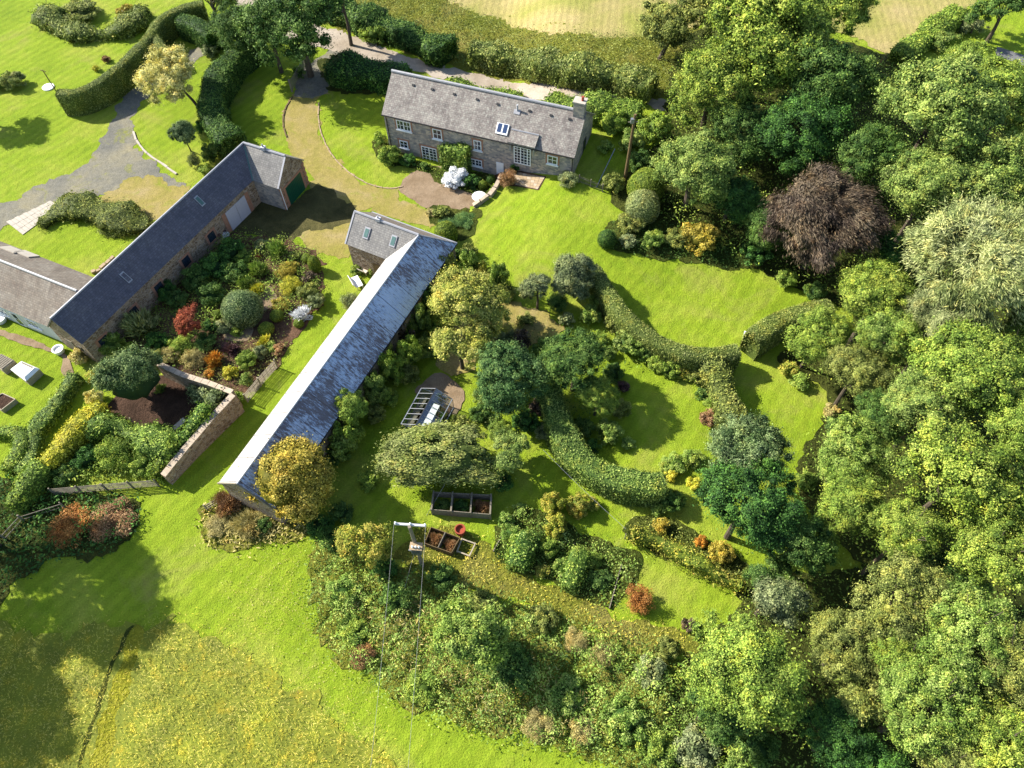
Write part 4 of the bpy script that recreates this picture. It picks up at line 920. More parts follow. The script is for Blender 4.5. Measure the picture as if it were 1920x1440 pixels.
# ends against the range's outer wall: roof planes clipped along the range line
ru = fr_[0]; rv = fr_[1]
def clip_end(b):   # distance along WU where the range's outer eave line is met
    O_ = fr_[4]; p = WA+WV*b; k = ((O_-rv*(RX[5]-0.15))-p).dot(rv)/WU.dot(rv); return k
sA, sB, sC = clip_end(0), clip_end(WHW)+1.5, clip_end(2*WHW)
roof_part('roof', wroot, [([wp(-WL, 0, WE), wp(sA, 0, WE), wp(sB, WHW, WR_), wp(-WL, WHW, WR_)], None), ([wp(-WL, 2*WHW, WE), wp(sC, 2*WHW, WE), wp(sB, WHW, WR_), wp(-WL, WHW, WR_)], None)], 'slate_brown')
mb = MB()
zi = WE+(WR_-WE)/WHW*0.2-0.16
mb.poly([wp(-WL+.1, .2, -.2), wp(sA-.1, .2, -.2), wp(sA-.1, .2, zi), wp(-WL+.1, .2, zi)], 'whitewall'); mb.poly([wp(-WL+.1, 2*WHW-.2, -.2), wp(sC-.1, 2*WHW-.2, -.2), wp(sC-.1, 2*WHW-.2, zi), wp(-WL+.1, 2*WHW-.2, zi)], 'whitewall')
mb.poly([wp(-WL+.1, .2, -.2), wp(-WL+.1, 2*WHW-.2, -.2), wp(-WL+.1, 2*WHW-.2, zi), wp(-WL+.1, WHW, WR_-.15), wp(-WL+.1, .2, zi)], 'whitewall'); mb.build('wall', wroot)
MB().tube([wp(-WL, WHW, WR_+.03), wp(sB, WHW, WR_+.03)], 0.13, 'lead', 6).build('ridge', wroot)
for s_ in (-2.9, -7.0): window(wroot, WA+WV*0.2, WU, -WV, s_, 1.45, 1.5, 1.0, 3, 2, 'window', quoins=False)
window(wroot, WA+WV*0.2, WU, -WV, -5.1, 1.05, .95, 2.0, 1, 2, 'door', sill=False, quoins=False)
slw2 = (WR_-WE)/WHW
bx_ = [np.array([WU[0], WU[1], 0]), np.array([WV[0], WV[1], -slw2])/math.hypot(1, slw2)]; bx_.append(np.cross(bx_[0], bx_[1]))
for (px, py) in ((22, 469), (50, 477)):
    n_ = np.cross([WU[0], WU[1], 0], [WV[0], WV[1], -slw2]); r_ = ray(px, py); t = (wp(0, WHW, WR_)-CPOS).dot(n_)/r_.dot(n_); p = CPOS+r_*t
    MB().box(p+bx_[2]*0.06, (2.0, 1.25, 0.1), 'concrete', ax=bx_).build('roof_panel', wroot)
# ================================================================== WALLS, FENCES AND HARD THINGS
def wall_run(name, label, path, h, th, mat, cap=None, cat='wall', group=None):
    pts = [W(px, py, hh) for (px, py, hh) in path]; root = empty(name, (pts[0][0], pts[0][1], 0)); tag(root, label, cat, group); mb = MB()
    for a, b in zip(pts[:-1], pts[1:]):
        d = (b-a)[:2]; d /= np.linalg.norm(d); s = np.array([-d[1], d[0]])*th/2
        q = [a[:2]+s, a[:2]-s, b[:2]-s, b[:2]+s]; z = [a[2], a[2], b[2], b[2]]
        for i in range(4):
            j = (i+1) % 4; mb.poly([p3(q[i], -0.1), p3(q[j], -0.1), p3(q[j], z[j]), p3(q[i], z[i])], mat)
        mb.poly([p3(q[i], z[i]) for i in range(4)], mat)
    mb.build('masonry', root)
    if cap:
        mb = MB()
        for a, b in zip(pts[:-1], pts[1:]):
            n_ = max(2, int(np.linalg.norm(b-a)/0.7)); 
            for k in range(n_):
                p = a+(b-a)*(k+0.03)/n_; q = a+(b-a)*(k+0.97)/n_; up_ = np.array([0, 0, 0.05+prng.uniform(-.015, .015)]); mb.bar(p+up_, q+up_, th+0.08, 0.1, cap)
        mb.build('coping', root)
    return root
wall_run('plot_wall', 'tall sandstone wall whose bare face looks onto the shaded grass beside the barn', [(438, 740, 2.6), (405, 775, 2.4), (352, 836, 1.9), (306, 892, 1.5)], 2, 0.5, 'stone_tan', 'pinkslab')
wall_run('plot_wall', 'stone wall with pale coping slabs between flower garden and bare soil plot', [(296, 682, 2.0), (340, 702, 2.1), (392, 719, 2.3), (436, 736, 2.6)], 2, 0.42, 'stone_tan', 'pinkslab')

def fence(name, label, path, h, mat, rails=4, upright=0.0, cat='fence', postmat=None, spacing=1.8):
    pts = []
    for (px, py) in path:
        g = W(px, py, h); g = W(px, py, h+float(terr(g[0], g[1]))); pts.append(np.array([g[0], g[1]]))
    root = empty(name, p3(pts[0], float(terr(*pts[0])))); tag(root, label, cat)
    mb = MB()
    for a, b in zip(pts[:-1], pts[1:]):
        L_ = np.linalg.norm(b-a); n_ = max(1, round(L_/spacing))
        for k in range(n_+1):
            p = a+(b-a)*k/n_; z = float(terr(*p)); lean = rg.normal(0, 0.03, 2); po = MB(); po.bar(p3(p, z-0.1), p3(p+lean, z+h+0.12), 0.1, 0.1, postmat or mat); po.build('post', root)
        for r_ in range(rails):
            zr = h*(r_+0.6)/rails; k0 = 0
            mb.bar(p3(a, float(terr(*a))+zr+rg.normal(0, .02)), p3(b, float(terr(*b))+zr+rg.normal(0, .02)), 0.035, 0.09 if not upright else 0.05, mat)
        if upright:
            for k in range(int(L_/upright)):
                p = a+(b-a)*(k+0.5)/(L_/upright); z = float(terr(*p)); mb.bar(p3(p, z+0.05), p3(p+rg.normal(0, .02, 2), z+h), 0.05, 0.02, mat)
    mb.build('rails', root); return root
fence('hurdle_fence', 'pale split wood hurdle fence with dark gaps at the lower corner of the flower garden', [(514, 675), (482, 710), (457, 740)], 1.25, 'wood_pale', 9, 0.5)
fence('slatted_fence', 'weathered grey slatted fence half hidden by plants above the brush piles', [(92, 917), (190, 908), (288, 900)], 1.2, 'wood_grey', 6, 0.0)
fence('rail_fence', 'short pale rail fence beside the dry brushwood at the barn end', [(382, 948), (418, 928)], 0.9, 'wood_pale', 3, 0.0, spacing=1.2)
fence('board_fence', 'low grey board fence at the right hand corner of the stone house', [(1086, 325), (1132, 341)], 0.95, 'wood_grey', 2, 0.14)
fence('wire_fence', 'thin wire fence on bent posts running left of the orange pile', [(0, 1003), (33, 968), (112, 943)], 1.0, 'wood_grey', 2, 0.0, spacing=3)
fence('post_fence', 'post and rail fence along the edge of the pale field top right', [(1655, 108), (1720, 62), (1790, 12)], 1.0, 'wood_brown', 2, 0.0, spacing=2.5)

# gates at the road
gp = [G(548, 172), G(575, 125)]
root = empty('gate', gp[0]); tag(root, 'open dark timber gate at the shaded road entrance', 'gate'); mb = MB()
for k in range(6): mb.bar(gp[0]+np.array([0, 0, .25+.22*k]), gp[1]+np.array([0, 0, .25+.22*k]), 0.04, 0.09, 'wood_grey')
for t in (0, .5, 1): mb.bar(gp[0]*(1-t)+gp[1]*t+np.array([0, 0, .1]), gp[0]*(1-t)+gp[1]*t+np.array([0, 0, 1.5]), 0.07, 0.07, 'wood_grey')
mb.build('gate_leaf', root); MB().bar(gp[0], gp[0]+np.array([0, 0, 1.7]), 0.2, 0.2, 'wood_grey').build('gate_post', root)
# curved retaining wall and steps below the lawn
def curb(name, label, path, w_, h_, mat, cat, z0=0.0, seg=0.6, gap=0.04, jit=0.02):
    pts = smooth_path([G(*q) for q in path], False, seg); root = pts[0]; mb = MB()
    for a, b in zip(pts[:-1], pts[1:]):
        a = np.array(a); b = np.array(b); d = b-a; up_ = np.array([0, 0, h_/2+z0+rg.normal(0, jit*0.5)]); off = np.array([rg.normal(0, jit), rg.normal(0, jit), 0]); mb.bar(a+d*gap+up_+off, b-d*gap+up_+off, w_*(1+rg.normal(0, .08)), h_, mat)
    o = mb.build(name); tag(o, label, cat); return o
curb('retaining_wall', 'low curved pale stone retaining wall stepping down from patio to gravel', [(889, 391), (902, 382), (917, 371), (928, 357), (936, 343), (942, 330)], 0.45, 0.5, 'pinkslab', 'wall', jit=0.05)
curb('lawn_edging', 'long curved whitish kerb edging the lawn on the left drive', [(251, 248), (256, 264), (268, 280), (286, 296), (305, 308), (331, 327)], 0.22, 0.14, 'concrete', 'edging', seg=0.9, gap=0.01)
curb('lawn_edging', 'dark curved edging on the left side of the worn track', [(549, 182), (538, 198), (532, 218), (532, 240), (538, 258)], 0.15, 0.12, 'wood_brown', 'edging', seg=0.8)
curb('lawn_edging', 'thin pale stone edging on the right side of the worn track below the house', [(598, 193), (597, 225), (605, 258), (622, 290), (650, 320), (690, 345), (730, 354), (756, 350)], 0.14, 0.09, 'sandslab', 'edging', seg=0.7)
curb('border_stones', 'line of pale rough stones at the grass edge beside the dark range', [(172, 513), (190, 505), (200, 496), (214, 482)], 0.35, 0.25, 'sandslab', 'stones', seg=0.5, jit=0.06)
# paving slabs
pa = [W(*q, 0) for q in ((13, 417), (96, 377), (116, 388), (44, 441))]
pa = [q[:2] for q in pa]; root = empty('paved_path', p3(pa[0], 0)); root['kind'] = 'structure'; mb = MB()
for i in range(11):
    for j in range(3):
        a, b = i/11, (i+.95)/11; c, d = j/3, (j+.94)/3
        def bl(s, t): return (pa[0]*(1-s)+pa[1]*s)*(1-t)+(pa[3]*(1-s)+pa[2]*s)*t
        sh = (0.0 if i % 2 else 0.03)-(c == 0)*0.0; mb.slab([p3(bl(a, c-sh), .07), p3(bl(b, c-sh), .07), p3(bl(b, d), .07), p3(bl(a, d), .07)], (0, 0, -.05), 'concrete')
mb.build('slabs', root)
pa2 = [G(*q) for q in ((946, 323), (1022, 333), (1008, 356), (966, 347))]; root = empty('patio', pa2[0]); root['kind'] = 'structure'; mb = MB()
for i in range(9):
    for j in range(5):
        a, b = i/9, (i+.95)/9; c, d = j/5, (j+.94)/5
        def bl(s, t): return (pa2[0]*(1-s)+pa2[1]*s)*(1-t)+(pa2[3]*(1-s)+pa2[2]*s)*t
        q = [bl(a, c), bl(b, c), bl(b, d), bl(a, d)]; q = [p3(k[:2], float(terr(k[0], k[1]))+.09) for k in q]; mb.slab(q, (0, 0, -.06), 'sandslab' if (i*3+j) % 4 else 'pinkslab')
mb.build('slabs', root)

# raised planting boxes on the left lawn
def planter(label, top, h, cover, over=0.0):
    """top: four photo pixels of the box top, at height h"""
    q = [W(*p, h)[:2] for p in top]; root = empty('raised_bed', p3(sum(q)/4, 0)); tag(root, label, 'raised bed', 'raised beds on the left lawn'); mb = MB()
    for i in range(4):
        j = (i+1) % 4; d = q[j]-q[i]; L_ = np.linalg.norm(d)
        for k in range(4): mb.bar(p3(q[i], h*(k+.5)/4.0), p3(q[j], h*(k+.5)/4.0), 0.07, h/4-.02, 'wood_pale')
    mb.build('box_side', root)
    if cover == 'white':
        mb = MB(); c = sum(q)/4; r_ = [p3(c+(p-c)*1.06, h+.02) for p in q]; ri = [p3(c+(p-c)*0.8, h+.28) for p in q]
        for i in range(4): j = (i+1) % 4; mb.poly([r_[i], r_[j], ri[j], ri[i]], 'white')
        mb.poly(ri, 'white'); cv = mb.build('lid', root); mb = MB(); 
        a = (ri[0]*.14+ri[1]*.86); b = (ri[3]*.14+ri[2]*.86); mb.slab([a*.9+b*.1+[0, 0, .012], ri[1]*.9+ri[2]*.1+[0, 0, .012], ri[2]*.9+ri[1]*.1+[0, 0, .012], b*.9+a*.1+[0, 0, .012]], (0, 0, .02), 'wood_grey'); mb.build('vent_panel', cv)
    elif cover == 'slats':
        mb = MB()
        for k in range(7):
            t = (k+.5)/7; mb.bar(p3(q[0]*(1-t)+q[3]*t, h+.05), p3(q[1]*(1-t)+q[2]*t, h+.05), 0.16, 0.04, 'wood_grey')
        mb.build('slatted_lid', root); MB().poly([p3(p, h-.04) for p in q], 'black').build('soil', root)
    else:
        MB().poly([p3(p, h-.12) for p in q], 'darksoil').build('soil', root)
    return root
planter('white lidded raised bed box standing on the left lawn', [(21, 693), (41, 678), (73, 692), (49, 714)], 0.85, 'white')
planter('slatted dark topped raised bed box cut by the left edge above the others', [(-16, 678), (2, 664), (26, 676), (4, 693)], 0.85, 'slats')
planter('open raised bed box full of leafy plants cut by the left edge', [(-22, 752), (4, 737), (28, 748), (2, 768)], 0.6, 'open')
# white tub by the cottage corner, disc on the lawn, pole
p = G(113, 660); root = empty('stone_tub', p); tag(root, 'small round white tub at the corner of white cottage', 'tub')
MB().lathe(p, [(.42, 0), (.5, .3), (.55, .55), (.42, .56), (.38, .4)], 'white', 16).build('bowl', root)
p = G(3, 602); root = empty('stone_tub', p); tag(root, 'round white tub by the shaded cottage wall cut by the left edge', 'tub')
MB().lathe(p, [(.5, 0), (.6, .3), (.62, .5), (.5, .52), (.45, .4)], 'white', 16).build('bowl', root)
p = G(91, 164); o = MB().lathe(p, [(.75, 0), (.75, .12), (.55, .16), (.2, .18)], 'white', 16).build('stone_disc'); tag(o, 'flat round white stone lying on lawn by the hedge end', 'stone')
a = G(109, 177); root = empty('clothes_pole', a); tag(root, 'tall thin leaning wooden pole at the end of the clipped hedge', 'pole')
mb = MB(); tp = np.array([a[0]-.15, a[1]+.05, 3.4]); mb.tube([a, tp], [.07, .05], 'wood_brown', 6); mb.build('shaft', root); MB().bar(tp+np.array([-.45, .2, -.1]), tp+np.array([.45, -.2, -.1]), .06, .06, 'wood_brown').build('cross_piece', root)

# utility poles
pt = W(768, 988, 8.0); root = empty('utility_pole', (pt[0], pt[1], 0)); tag(root, 'wooden electricity pole with white crossarm and transformer over the bushes', 'utility pole')
MB().tube([(pt[0], pt[1], -.1), (pt[0], pt[1], 8.1)], [.17, .13], 'wood_grey', 10).build('pole', root)
ca, cb_ = W(740, 982, 8.0), W(799, 986, 8.0)
ctr = (ca+cb_)/2; hv = (cb_-ca)/2; L_ = np.linalg.norm(hv); hv = hv/L_*min(L_, 1.25)
ca, cb_ = ctr-hv, ctr+hv
cr = MB().bar(ca, cb_, .16, .14, 'whitemetal').build('crossarm', root)
for t in (0.03, .5, .97):
    q = ca*(1-t)+cb_*t; MB().lathe(q+np.array([0, 0, .07]), [(.05, 0), (.09, .06), (.05, .1), (.09, .15), (.04, .22)], 'white', 8).build('insulator', cr)
dirc = -np.array([pt[0], pt[1]])/np.hypot(pt[0], pt[1])      # towards the foot of the wires
tw = np.append(pt[:2]+dirc*.42, 4.7); hu = hv/np.linalg.norm(hv); hn = np.array([dirc[0], dirc[1], 0]); hn = hn-hu*hn.dot(hu); hn /= np.linalg.norm(hn); tax = [hu, hn, np.array([0, 0, 1.0])]
mb = MB(); mb.box(tw, (.78, .5, .95), 'metal', ax=tax)
for k in range(-3, 4): mb.box(tw+hu*k*.11+hn*.29, (.03, .1, .7), 'metal', ax=tax)
tr = mb.build('transformer', root); MB().box(tw+np.array([0, 0, .53]), (.95, .62, .08), 'sandslab', ax=tax).build('lid', tr)
for k in (-.25, 0, .25): MB().lathe(tw+hu*k+hn*.1+np.array([0, 0, .57]), [(.05, 0), (.08, .08), (.05, .12), (.08, .18), (.03, .26)], 'white', 8).build('bushing', tr)
mb = MB(); mb.bar(np.append(pt[:2], 4.2)-hu*.5, np.append(pt[:2], 4.2)+hu*.5, .08, .08, 'metal'); mb.bar(np.append(pt[:2], 3.2), np.append(pt[:2], 4.2)+hu*.5+hn*.3, .06, .06, 'metal'); mb.bar(np.append(pt[:2], 3.2), np.append(pt[:2], 4.2)-hu*.5+hn*.3, .06, .06, 'metal')
mb.bar(np.append(pt[:2], 4.25)+hn*.35-hu*.5, np.append(pt[:2], 4.25)+hn*.35+hu*.5, .08, .08, 'metal'); mb.build('bracket', root)
def cable(name, label, a, b, sag, rad=.010, mat='wire', parent=None):
    a = np.array(a); b = np.array(b); pts = [a+(b-a)*t-np.array([0, 0, 4*sag*t*(1-t)]) for t in [i/16 for i in range(17)]]
    o = MB().tube(pts, rad, mat, 4, False).build(name); tag(o, label, 'cable', 'overhead wires'); return o
far_l, far_r = W(664, 1720, 7.6), W(742, 1720, 7.6); far_m = (far_l+far_r)/2
cable('overhead_wire', 'left long wire running down from the white crossarm across the meadow', ca+np.array([0, 0, .28]), far_l, .5)
cable('overhead_wire', 'right long wire running down past the transformer across the meadow', cb_+np.array([0, 0, .28]), far_r, .5)
o = cable('stay_wire', 'short stay wire slanting from transformer down into the brambles', np.append(pt[:2], 4.4)+hn*.3, G(752, 1128), 0.0)
o = cable('stay_wire', 'taut stay wire slanting from the clump of privet down across the compost bays', W(847, 886, 2.4), G(800, 966), 0.0, .02)
o = cable('service_cable', 'thin pale cable hanging across the curved hedge to the vegetable plot', W(1018, 843, 3.2), W(1174, 992, 1.0), .25, .012, 'lead')
p = G(1171, 1010); o = MB().tube([p, p+np.array([0, 0, 1.05])], .04, 'wood_grey', 6).build('marker_post'); tag(o, 'thin post holding the cable at the orchard corner', 'post')
q = W(700, 1720, 0); root = empty('utility_pole', (far_m[0], far_m[1], 0)); tag(root, 'second electricity pole carrying the far ends of the long wires', 'utility pole')
MB().tube([(far_m[0], far_m[1]-.15, 0), (far_m[0], far_m[1]-.15, 7.7)], .16, 'wood_grey', 8).build('pole', root); MB().bar(far_l-np.array([0, 0, .06]), far_r-np.array([0, 0, .06]), .14, .12, 'whitemetal').build('crossarm', root)
g2 = G(1172, 335); hh = 0
for k in range(40, 120):
    if P(g2+np.array([0, 0, k*.1]))[1] > 213: hh = k*.1
root = empty('telegraph_pole', g2); tag(root, 'brown wooden telegraph pole standing right of the stone house', 'utility pole')
mb = MB(); mb.tube([g2, g2+np.array([0.1, 0, hh])], [.2, .13], 'wood_brown', 10); mb.build('pole', root)
mb = MB(); mb.box(g2+np.array([-.1, -.05, hh-.7]), (.35, .3, .5), 'metal'); mb.bar(g2+np.array([-.5, 0, hh-.9]), g2+np.array([.5, 0, hh-.9]), .07, .07, 'wood_grey'); mb.build('junction_box', root)
gg = G(1118, 352); tp = W(1153, 279, 3.6); o = MB().tube([gg, tp], .05, 'metal', 6).build('stay_rod'); tag(o, 'slanting pale stay wire between telegraph pole and the house lawn', 'stay wire')

# greenhouse
gq = [W(*p, 1.5)[:2] for p in ((752, 795), (790, 728), (856, 762), (818, 812))]      # eaves corners: near-left, far-left, far-right, near-right
ga, gb = gq[0], gq[1]; gu = (gb-ga)/np.linalg.norm(gb-ga); gL = np.linalg.norm(gb-ga)*1.0; gv = np.array([gu[1], -gu[0]]); gW = 3.1
root = empty('greenhouse', p3(ga, 0)); tag(root, 'small glass greenhouse with pale bench and pots inside on gravel', 'greenhouse')
def gpnt(s, b, z): p = ga+gu*s+gv*b; return np.array([p[0], p[1], z])
fr = MB(); gl_ = MB(); pw = .045; nb = 7
for k in range(nb+1):
    s = gL*k/nb
    fr.bar(gpnt(s, 0, 0), gpnt(s, 0, 1.5), pw, pw, 'metal'); fr.bar(gpnt(s, gW, 0), gpnt(s, gW, 1.5), pw, pw, 'metal')
    fr.bar(gpnt(s, 0, 1.5), gpnt(s, gW/2, 2.35), pw, pw, 'metal'); fr.bar(gpnt(s, gW, 1.5), gpnt(s, gW/2, 2.35), pw, pw, 'metal')
for b, z in ((0, 1.5), (gW, 1.5), (gW/2, 2.35), (0, .1), (gW, .1)): fr.bar(gpnt(0, b, z), gpnt(gL, b, z), .07, .07, 'black' if b == gW/2 else 'metal')
for s in (0, gL):
    for b in (gW*.33, gW*.66): fr.bar(gpnt(s, b, 0), gpnt(s, b, 2.0), pw, pw, 'metal')
    fr.bar(gpnt(s, 0, 1.5), gpnt(s, gW, 1.5), pw, pw, 'metal')
fr.build('frame', root)
gl_.poly([gpnt(0, 0, 1.51), gpnt(gL, 0, 1.51), gpnt(gL, gW/2, 2.36), gpnt(0, gW/2, 2.36)], 'ghglass'); gl_.poly([gpnt(0, gW/2, 2.36), gpnt(gL, gW/2, 2.36), gpnt(gL, gW, 1.51), gpnt(0, gW, 1.51)], 'ghglass')
gl_.poly([gpnt(0, 0, 0), gpnt(gL, 0, 0), gpnt(gL, 0, 1.5), gpnt(0, 0, 1.5)], 'ghglass'); gl_.poly([gpnt(0, gW, 0), gpnt(gL, gW, 0), gpnt(gL, gW, 1.5), gpnt(0, gW, 1.5)], 'ghglass')
for s in (0, gL): gl_.poly([gpnt(s, 0, 0), gpnt(s, gW, 0), gpnt(s, gW, 1.5), gpnt(s, gW/2, 2.35), gpnt(s, 0, 1.5)], 'ghglass')
gl_.build('glazing', root)
sheet('greenhouse_floor', [gpnt(.05, .05, 0), gpnt(gL-.05, .05, 0), gpnt(gL-.05, gW-.05, 0), gpnt(.05, gW-.05, 0)], .07, 'darksoil', px=False, smooth=False)
def table_box(name, label, c, sx_, sy_, h, mat, ax, cat='bench'):
    root = empty(name, (c[0], c[1], 0)); tag(root, label, cat)
    MB().box((c[0], c[1], h-.03), (sx_, sy_, .06), mat, ax=ax).build('top', root)
    for i in (-1, 1):
        for j in (-1, 1):
            p = np.array([c[0], c[1], 0])+ax[0]*i*(sx_/2-.06)+ax[1]*j*(sy_/2-.06); MB().bar(p, p+np.array([0, 0, h-.06]), .06, .06, mat).build('leg', root)
    return root
gax = [p3(gu, 0), p3(gv, 0), np.array([0, 0, 1.0])]
table_box('potting_bench', 'long white bench down the middle of the greenhouse', gpnt(gL*.46, gW*.58, 0), gL*.75, .6, .8, 'white', gax)
table_box('potting_bench', 'grey slatted bench along the left glass of the greenhouse', gpnt(gL*.5, .4, 0), gL*.85, .6, .75, 'wood_grey', gax)
for i, (s, b, m_) in enumerate(((gL*.3, 2.7, 'teal'), (gL*.5, 2.75, 'mid'), (gL*.68, 2.6, 'dark'), (gL*.12, 2.7, 'lime'))):
    p = gpnt(s, b, 0); o = link('potted_plant', BL['small%d' % (i % 3)]); o.location = tuple(p); o.scale = (.35, .35, .55); setmat(o, m_)
    tag(o, ['bluish green leafy plant', 'middle green leafy plant', 'darkest leafy plant', 'pale lime leafy plant'][i]+' inside the greenhouse by the right glass', 'plant')
# compost bays: three timber bays
cq = [W(*p, 1.0) for p in ((813, 922), (921, 928), (919, 964), (809, 955))]
ca_, cbb, cc, cdd = [q[:2] for q in cq]; root = empty('compost_bays', p3(ca_, 0)); tag(root, 'row of three grey timber compost bays under the big privet clump', 'compost bin')
def rail(a, b, n_, h, mat='wood_grey', z0=0.0):
    mb = MB()
    for k in range(n_): mb.bar(p3(a, z0+h*(k+.5)/n_), p3(b, z0+h*(k+.5)/n_), .05, h/n_-.03, mat)
    return mb
for (a, b, nm) in ((ca_, cbb, 'back_board'), (cdd, cc, 'front_board')): rail(a, b, 5, 1.0).build(nm, root)
for t in (0, 1/3, 2/3, 1): 
    a = ca_*(1-t)+cbb*t; b = cdd*(1-t)+cc*t; rail(a, b, 5, 1.0).build('divider', root); MB().bar(p3(a, 1.05), p3(b, 1.05), .13, .07, 'wood_grey').build('divider_cap', root)
    for p in (a, b): MB().bar(p3(p, 0), p3(p, 1.12), .13, .13, 'wood_grey').build('post', root)
for i, (m_, h) in enumerate((('dark', .25), ('deep', .45), ('brown', .6))):
    c = (ca_+cbb+cc+cdd)/4+(cbb-ca_)*(i-1)/3; o = link('compost_heap', BL['twig0' if i == 2 else 'small%d' % i]); o.location = (c[0], c[1], 0); o.scale = (.8, .7, h); setmat(o, m_); tag(o, ['low dark green heap in the left compost bay', 'leafy dark heap in the middle compost bay', 'brown cut stalks filling the right compost bay'][i], 'compost')
# old compost heap with boards
oq = [W(*p, .8)[:2] for p in ((808, 988), (862, 1008), (846, 1036), (796, 1018))]
root = empty('old_compost_bin', p3(oq[0], 0)); tag(root, 'old brown board compost bin heaped with dead stalks beside the pole', 'compost bin')
for i in range(4): rail(oq[i], oq[(i+1) % 4], 3, .8, 'wood_brown').build('side_board', root)
rail((oq[0]+oq[1])/2, (oq[2]+oq[3])/2, 3, .85, 'wood_grey').build('divider', root)
for i, t in enumerate((.25, .76)):
    c = (oq[0]+oq[3])/2*(1-t)+(oq[1]+oq[2])/2*t; o = link('brush_heap', BL['twig0']); o.location = (c[0], c[1], .1); o.scale = (.62, .62, .62-.2*i); setmat(o, 'brown'); tag(o, ['taller heap of reddish dead stalks in the left half of old bin', 'lower heap of reddish dead stalks in the right half of old bin'][i], 'brush heap')
fq = [W(*p, .35)[:2] for p in ((866, 1010), (891, 1019), (880, 1042), (857, 1033))]
mb = MB()
for i in range(4): mb.bar(p3(fq[i], .3), p3(fq[(i+1) % 4], .3), .1, .12, 'wood_pale')
for p in fq: mb.bar(p3(p, 0), p3(p, .38), .1, .1, 'wood_pale')
o = mb.build('wooden_frame'); tag(o, 'empty square pale wood frame right of the old compost bin', 'frame')
p = G(864, 1000); mb = MB(); mb.lathe(p, [(.3, 0), (.42, .5), (.46, .95), (.36, .95), (.3, .7)], 'red_clay', 14); o = mb.build('clay_forcer'); tag(o, 'orange clay pot standing behind the old compost bin', 'pot')
# garden table & chairs
p = G(899, 377); root = empty('garden_table', p); tag(root, 'round white garden table at the lower edge of gravel terrace', 'table'); MB().lathe(p+np.array([0, 0, .68]), [(.75, 0), (.8, .03), (.75, .06)], 'white', 24).build('table_top', root); MB().tube([p, p+np.array([0, 0, .68])], [.22, .06], 'white', 10).build('pedestal', root)
def chair(label, px, py, rz, L_=.6, mat='chair', back=True, w_=.6, cat='chair', name='garden_chair'):
    p = G(px, py); ax = [np.array([math.cos(rz), math.sin(rz), 0]), np.array([-math.sin(rz), math.cos(rz), 0]), np.array([0, 0, 1.0])]; root = empty(name, p); tag(root, label, cat)
    MB().box(p+np.array([0, 0, .42]), (L_, w_, .06), mat, ax=ax).build('seat', root)
    if back: q = [p+ax[0]*i*L_/2+ax[1]*w_/2+np.array([0, 0, .44]) for i in (-1, 1)]; t = ax[1]*.25+np.array([0, 0, .55]); MB().slab([q[0], q[1], q[1]+t, q[0]+t], ax[1]*.05, mat).build('backrest', root)
    for i in (-1, 1):
        for j in (-1, 1): a = p+ax[0]*i*(L_/2-.06)+ax[1]*j*(w_/2-.06); MB().bar(a, a+np.array([0, 0, .4]), .06, .06, mat).build('leg', root)
    return root
chair('cream garden chair against the brown wall of the barn wing', 685, 511, 2.6, .8, w_=.7)
chair('long pale lounger on the grass beside the white side of the barn', 671, 533, 2.05, 1.5, 'white', True, .7, 'lounger', 'sun_lounger')
chair('white bench at the gap between the two clipped hedges', 1406, 632, -.3 + math.pi, 1.3, 'white', True, .5, 'bench', 'garden_bench')
p = G(338, 798); o = MB().box(p+np.array([0, 0, .15]), (1.3, .5, .3), 'concrete', rz=.9).build('stone_block'); tag(o, 'pale stone block lying at the lower corner of bare soil plot', 'stone block')
p = W(248, 790, .6); o = MB().tube([p3(p[:2], 0), p3(p[:2], 1.2)], .05, 'wood_pale', 6).build('marker_post'); tag(o, 'thin pale post standing in the dark bare soil plot', 'post')
# bed boards in the vegetable plot
for i, (a, b) in enumerate((((976, 945), (925, 1035)), ((1077, 1020), (1048, 1090)), ((1165, 1060), (1142, 1142)), ((1015, 1000), (985, 1068)))):
    o = MB().bar(G(*a)+np.array([0, 0, .12]), G(*b)+np.array([0, 0, .12]), .07, .24, 'wood_grey').build('bed_board'); tag(o, ['long grey board on the left side of the vegetable plot', 'grey board between the bean rows', 'dark board at right of the vegetable plot by the round rusty shrub', 'grey board left of the tall orange leaved row'][i], 'board', 'vegetable plot boards')
# ================================================================== HEDGES
hedge('clipped_hedge', 'tall neatly clipped curved hedge with dark shaded side on the upper left lawn', [(107, 173), (140, 171), (170, 160), (200, 142), (228, 118), (255, 92), (276, 68), (292, 45), (315, 25), (345, 12), (380, 5)], 1.5, 2.9, 'hedge', 0.015, 0.13, 150, seed=2)
hedge('clipped_hedge', 'short clipped hedge spur branching toward the golden tree drive', [(283, 55), (292, 72), (304, 92)], 1.2, 2.6, 'hedge', 0.015, 0.13, 150, seed=3)
hedge('clipped_hedge', 'dense hedge block at the head of the left drive under the trees', [(335, 30), (365, 40), (395, 60)], 2.2, 2.8, 'dark', 0.03, 0.15, 120, seed=4)
hedge('tall_hedge', 'thick shaggy dark hedge curving between golden tree and the track lawn', [(478, 62), (448, 90), (420, 118), (402, 150), (393, 185), (398, 215), (415, 240), (432, 258)], 2.9, 2.7, 'dark', 0.05, 0.2, 90, seed=5)
hedge('garden_hedge', 'long broad clipped hedge curving round the lower edge of the main lawn', [(1110, 498, 2.0), (1140, 545), (1168, 585), (1205, 618), (1250, 645), (1300, 661), (1350, 661), (1384, 654)], 1.6, 2.5, 'hedge', 0.018, 0.13, 120, seed=6)
hedge('garden_hedge', 'clipped hedge running from the white bench up to the yellow green tree', [(1413, 633), (1432, 618), (1468, 595), (1510, 581), (1560, 572)], 2.0, 2.7, 'hedge', 0.018, 0.13, 130, seed=7)
